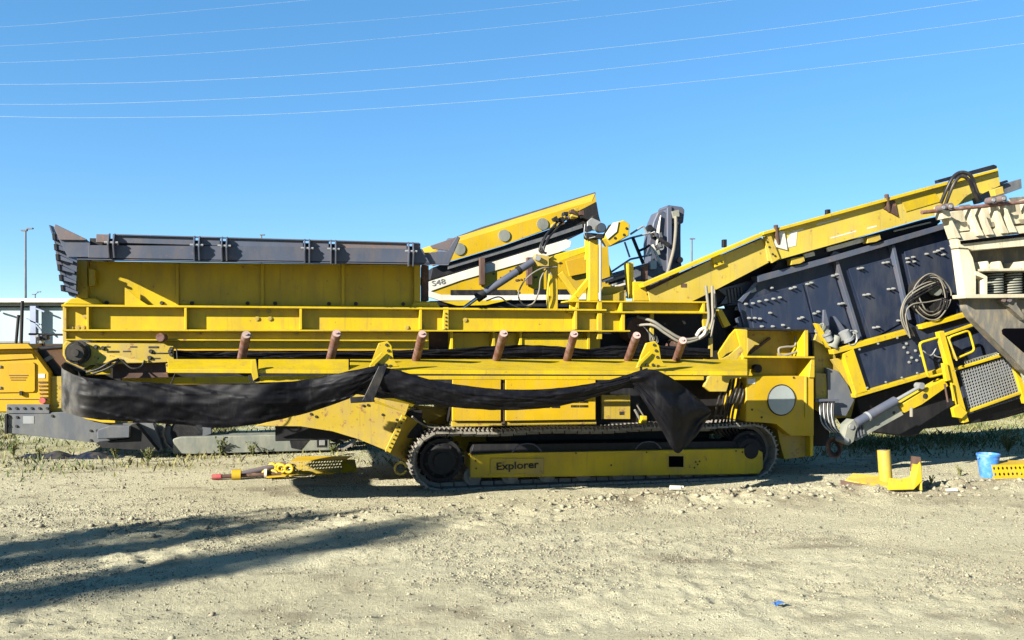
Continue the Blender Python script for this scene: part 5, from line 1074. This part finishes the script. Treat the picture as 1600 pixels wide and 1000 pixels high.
weed(20, 712, 0.2, 13, 20, 'weed near the left edge below the grey chassis bolts')
weed(180, 716, 0.18, 13, 21, 'weed just left of the grey step box')
weed(395, 712, 0.2, 13, 22, 'weed between the two taller weeds on the grey track frame')
weed(520, 712, 0.16, 13, 23, 'weed at the right end of the grey track frame')
# ================================================================== FAR BACKGROUND
F0 = Frame((0, 42, 0), 0)
sd = empty('white_shed', (0, 42, 0), 0, label='long white shed with blue post far behind the left machine', cat='building')
rect('wall', sd, 'shed_white', -300, 480, 560, 590, 0, 12, .02, F0)
rect('roof_fascia', sd, 'white_paint', -310, 466, 570, 472.5, -.6, 14, .02, F0)
rect('gutter', sd, 'ink_grey', -310, 473, 570, 478, -.35, .3, .02, F0)
rect('post', sd, 'shed_blue', 46.5, 478, 56, 560, -.5, .25, .01, F0)
for a, b in (((40, 498), (61, 507)), ((56, 508), (64, 517)), ((56, 482), (69, 487)), ((0, 486), (-20, 480))): strip('brace', sd, 'shed_blue', a, b, 2.2, -.5, .1, .005, F0)
rect('lower_band', sd, 'ink_grey', -300, 533, 48, 536, -.1, .2, .01, F0)
def lamp_post(px, pytop, pybase, depth, arms, label):
    t = empty('lamp_post', (at_px(px, pytop, depth).x, depth, 0), 0, label=label, cat='lamp post', group='street lamps far behind')
    zt = at_px(px, pytop, depth).z; cyl('pole', t, 'grey_paint', (0, 0, 0), (0, 0, zt), .11, .07, 12)
    for dx, dz in arms:
        k = depth/FPX; bm = bmesh.new(); add_tube(bm, [Vector((0, 0, zt-.05)), Vector((dx*k*.5, 0, zt+dz*k*.6)), Vector((dx*k, 0, zt+dz*k))], .05, 6); finish('arm', bm, 'grey_paint', t)
        box('lamp_head', t, 'grey_paint', dx*k-.25, dx*k+.25, -.12, .12, zt+dz*k-.06, zt+dz*k+.06, .02)
lamp_post(40, 359, 536, 70, [(7, 2), (-2, -1)], 'tall street lamp rising above the white shed roof at left')
lamp_post(55, 460, 536, 120, [(6, 4), (-2, 0)], 'short distant street lamp just above the white shed roof')
lamp_post(408.5, 366, 536, 90, [(1.5, -1)], 'thin pole top showing above the dark hopper wing')
lamp_post(1081, 373, 536, 80, [(1, 0)], 'thin dark pole behind the rising conveyor, right of the crane')
lines_px = [([(-500, 160), (-200, 177), (0, 182), (160, 184), (440, 178), (800, 154), (1100, 126), (1350, 98), (1600, 68), (2000, 14)], 'lowest of the six overhead wires'),
 ([(-500, 150), (0, 163), (300, 157), (600, 140), (900, 113), (1200, 78), (1600, 24), (2000, -36)], 'second lowest of the six overhead wires'),
 ([(-500, 128), (0, 132), (300, 126), (600, 108), (900, 80), (1200, 46), (1530, 0), (2000, -72)], 'third overhead wire counting up from the lowest'),
 ([(-500, 108), (0, 98), (300, 84), (600, 60), (900, 30), (1130, 2), (1600, -62), (2000, -120)], 'fourth overhead wire counting up from the lowest'),
 ([(-500, 88), (0, 72), (300, 52), (600, 30), (850, 6), (1300, -46), (2000, -130)], 'fifth overhead wire, second from the top'),
 ([(-500, 64), (0, 42), (150, 30), (300, 17), (480, 0), (900, -42), (2000, -160)], 'topmost of the six overhead wires, crossing only the upper left')]
for i, (pts, lab) in enumerate(lines_px):
    bm = bmesh.new(); d = 48+3*i
    add_tube(bm, spline([at_px(x, y, d+(x-800)/FPX*4) for x, y in pts], 10), .0095 if i < 3 else .0065, 5)
    o = finish('power_line', bm, 'wire'); tag(o, lab, 'power line', 'overhead wires')

# two trees standing left of the frame: their shade lies on the yard
def tree(base, h, r0, zc0, seed, label):
    r = random.Random(seed); t = empty('poplar_tree', base, 0, label=label, cat='tree', group='poplars left of the yard')
    bm = bmesh.new(); add_cyl(bm, (0, 0, -.1), (.05, .05, h*.95), .13, .03, 10)
    bl = bmesh.new()
    for i in range(46):
        z = zc0+(h-zc0)*(i/46.0); a = r.uniform(0, 6.28); f = (z-zc0)/(h-zc0); ln = r0*(1.0-.8*f)*r.uniform(.35, 1.2)
        tip = Vector((math.cos(a)*ln, math.sin(a)*ln, z+ln*1.4)); add_tube(bm, [Vector((0, 0, z)), tip*.5+Vector((0, 0, z*.5)), tip], .015, 5)
        for k in range(52):
            q = Vector((0, 0, z))*(1-(u_ := r.uniform(.2, 1.05)))+tip*u_+Vector((r.gauss(0, .12), r.gauss(0, .12), r.gauss(0, .15)))
            d = Vector((r.uniform(-1, 1), r.uniform(-1, 1), r.uniform(-1, 1))).normalized(); e = d.orthogonal().normalized(); s = r.uniform(.04, .09)
            bl.faces.new([bl.verts.new(w) for w in (q, q+d*s+e*s*.6, q+d*s*2, q+d*s-e*s*.6)])
    finish('trunk', bm, 'bark', t, smooth=50); finish('crown', bl, 'leaf_green', t)
def back(px, py, h): g = gpos(px, py); return Vector((g.x+sw.x/sw.z*h, g.y+sw.y/sw.z*h, 0))
tree(back(640, 818, 7.4), 7.4, .34, 1.0, 21, 'slim tree left of the frame throwing the longest shade streak')
tree(back(575, 842, 6.8), 6.8, .42, 1.0, 22, 'slim tree left of the frame throwing the lowest shade streak')
tree(back(500, 806, 6.4), 6.4, .42, 1.0, 23, 'slim tree left of the frame throwing the middle shade streak')
tree(back(330, 812, 5.6), 5.6, .46, 1.0, 24, 'slim tree left of the frame throwing the shortest shade streak')
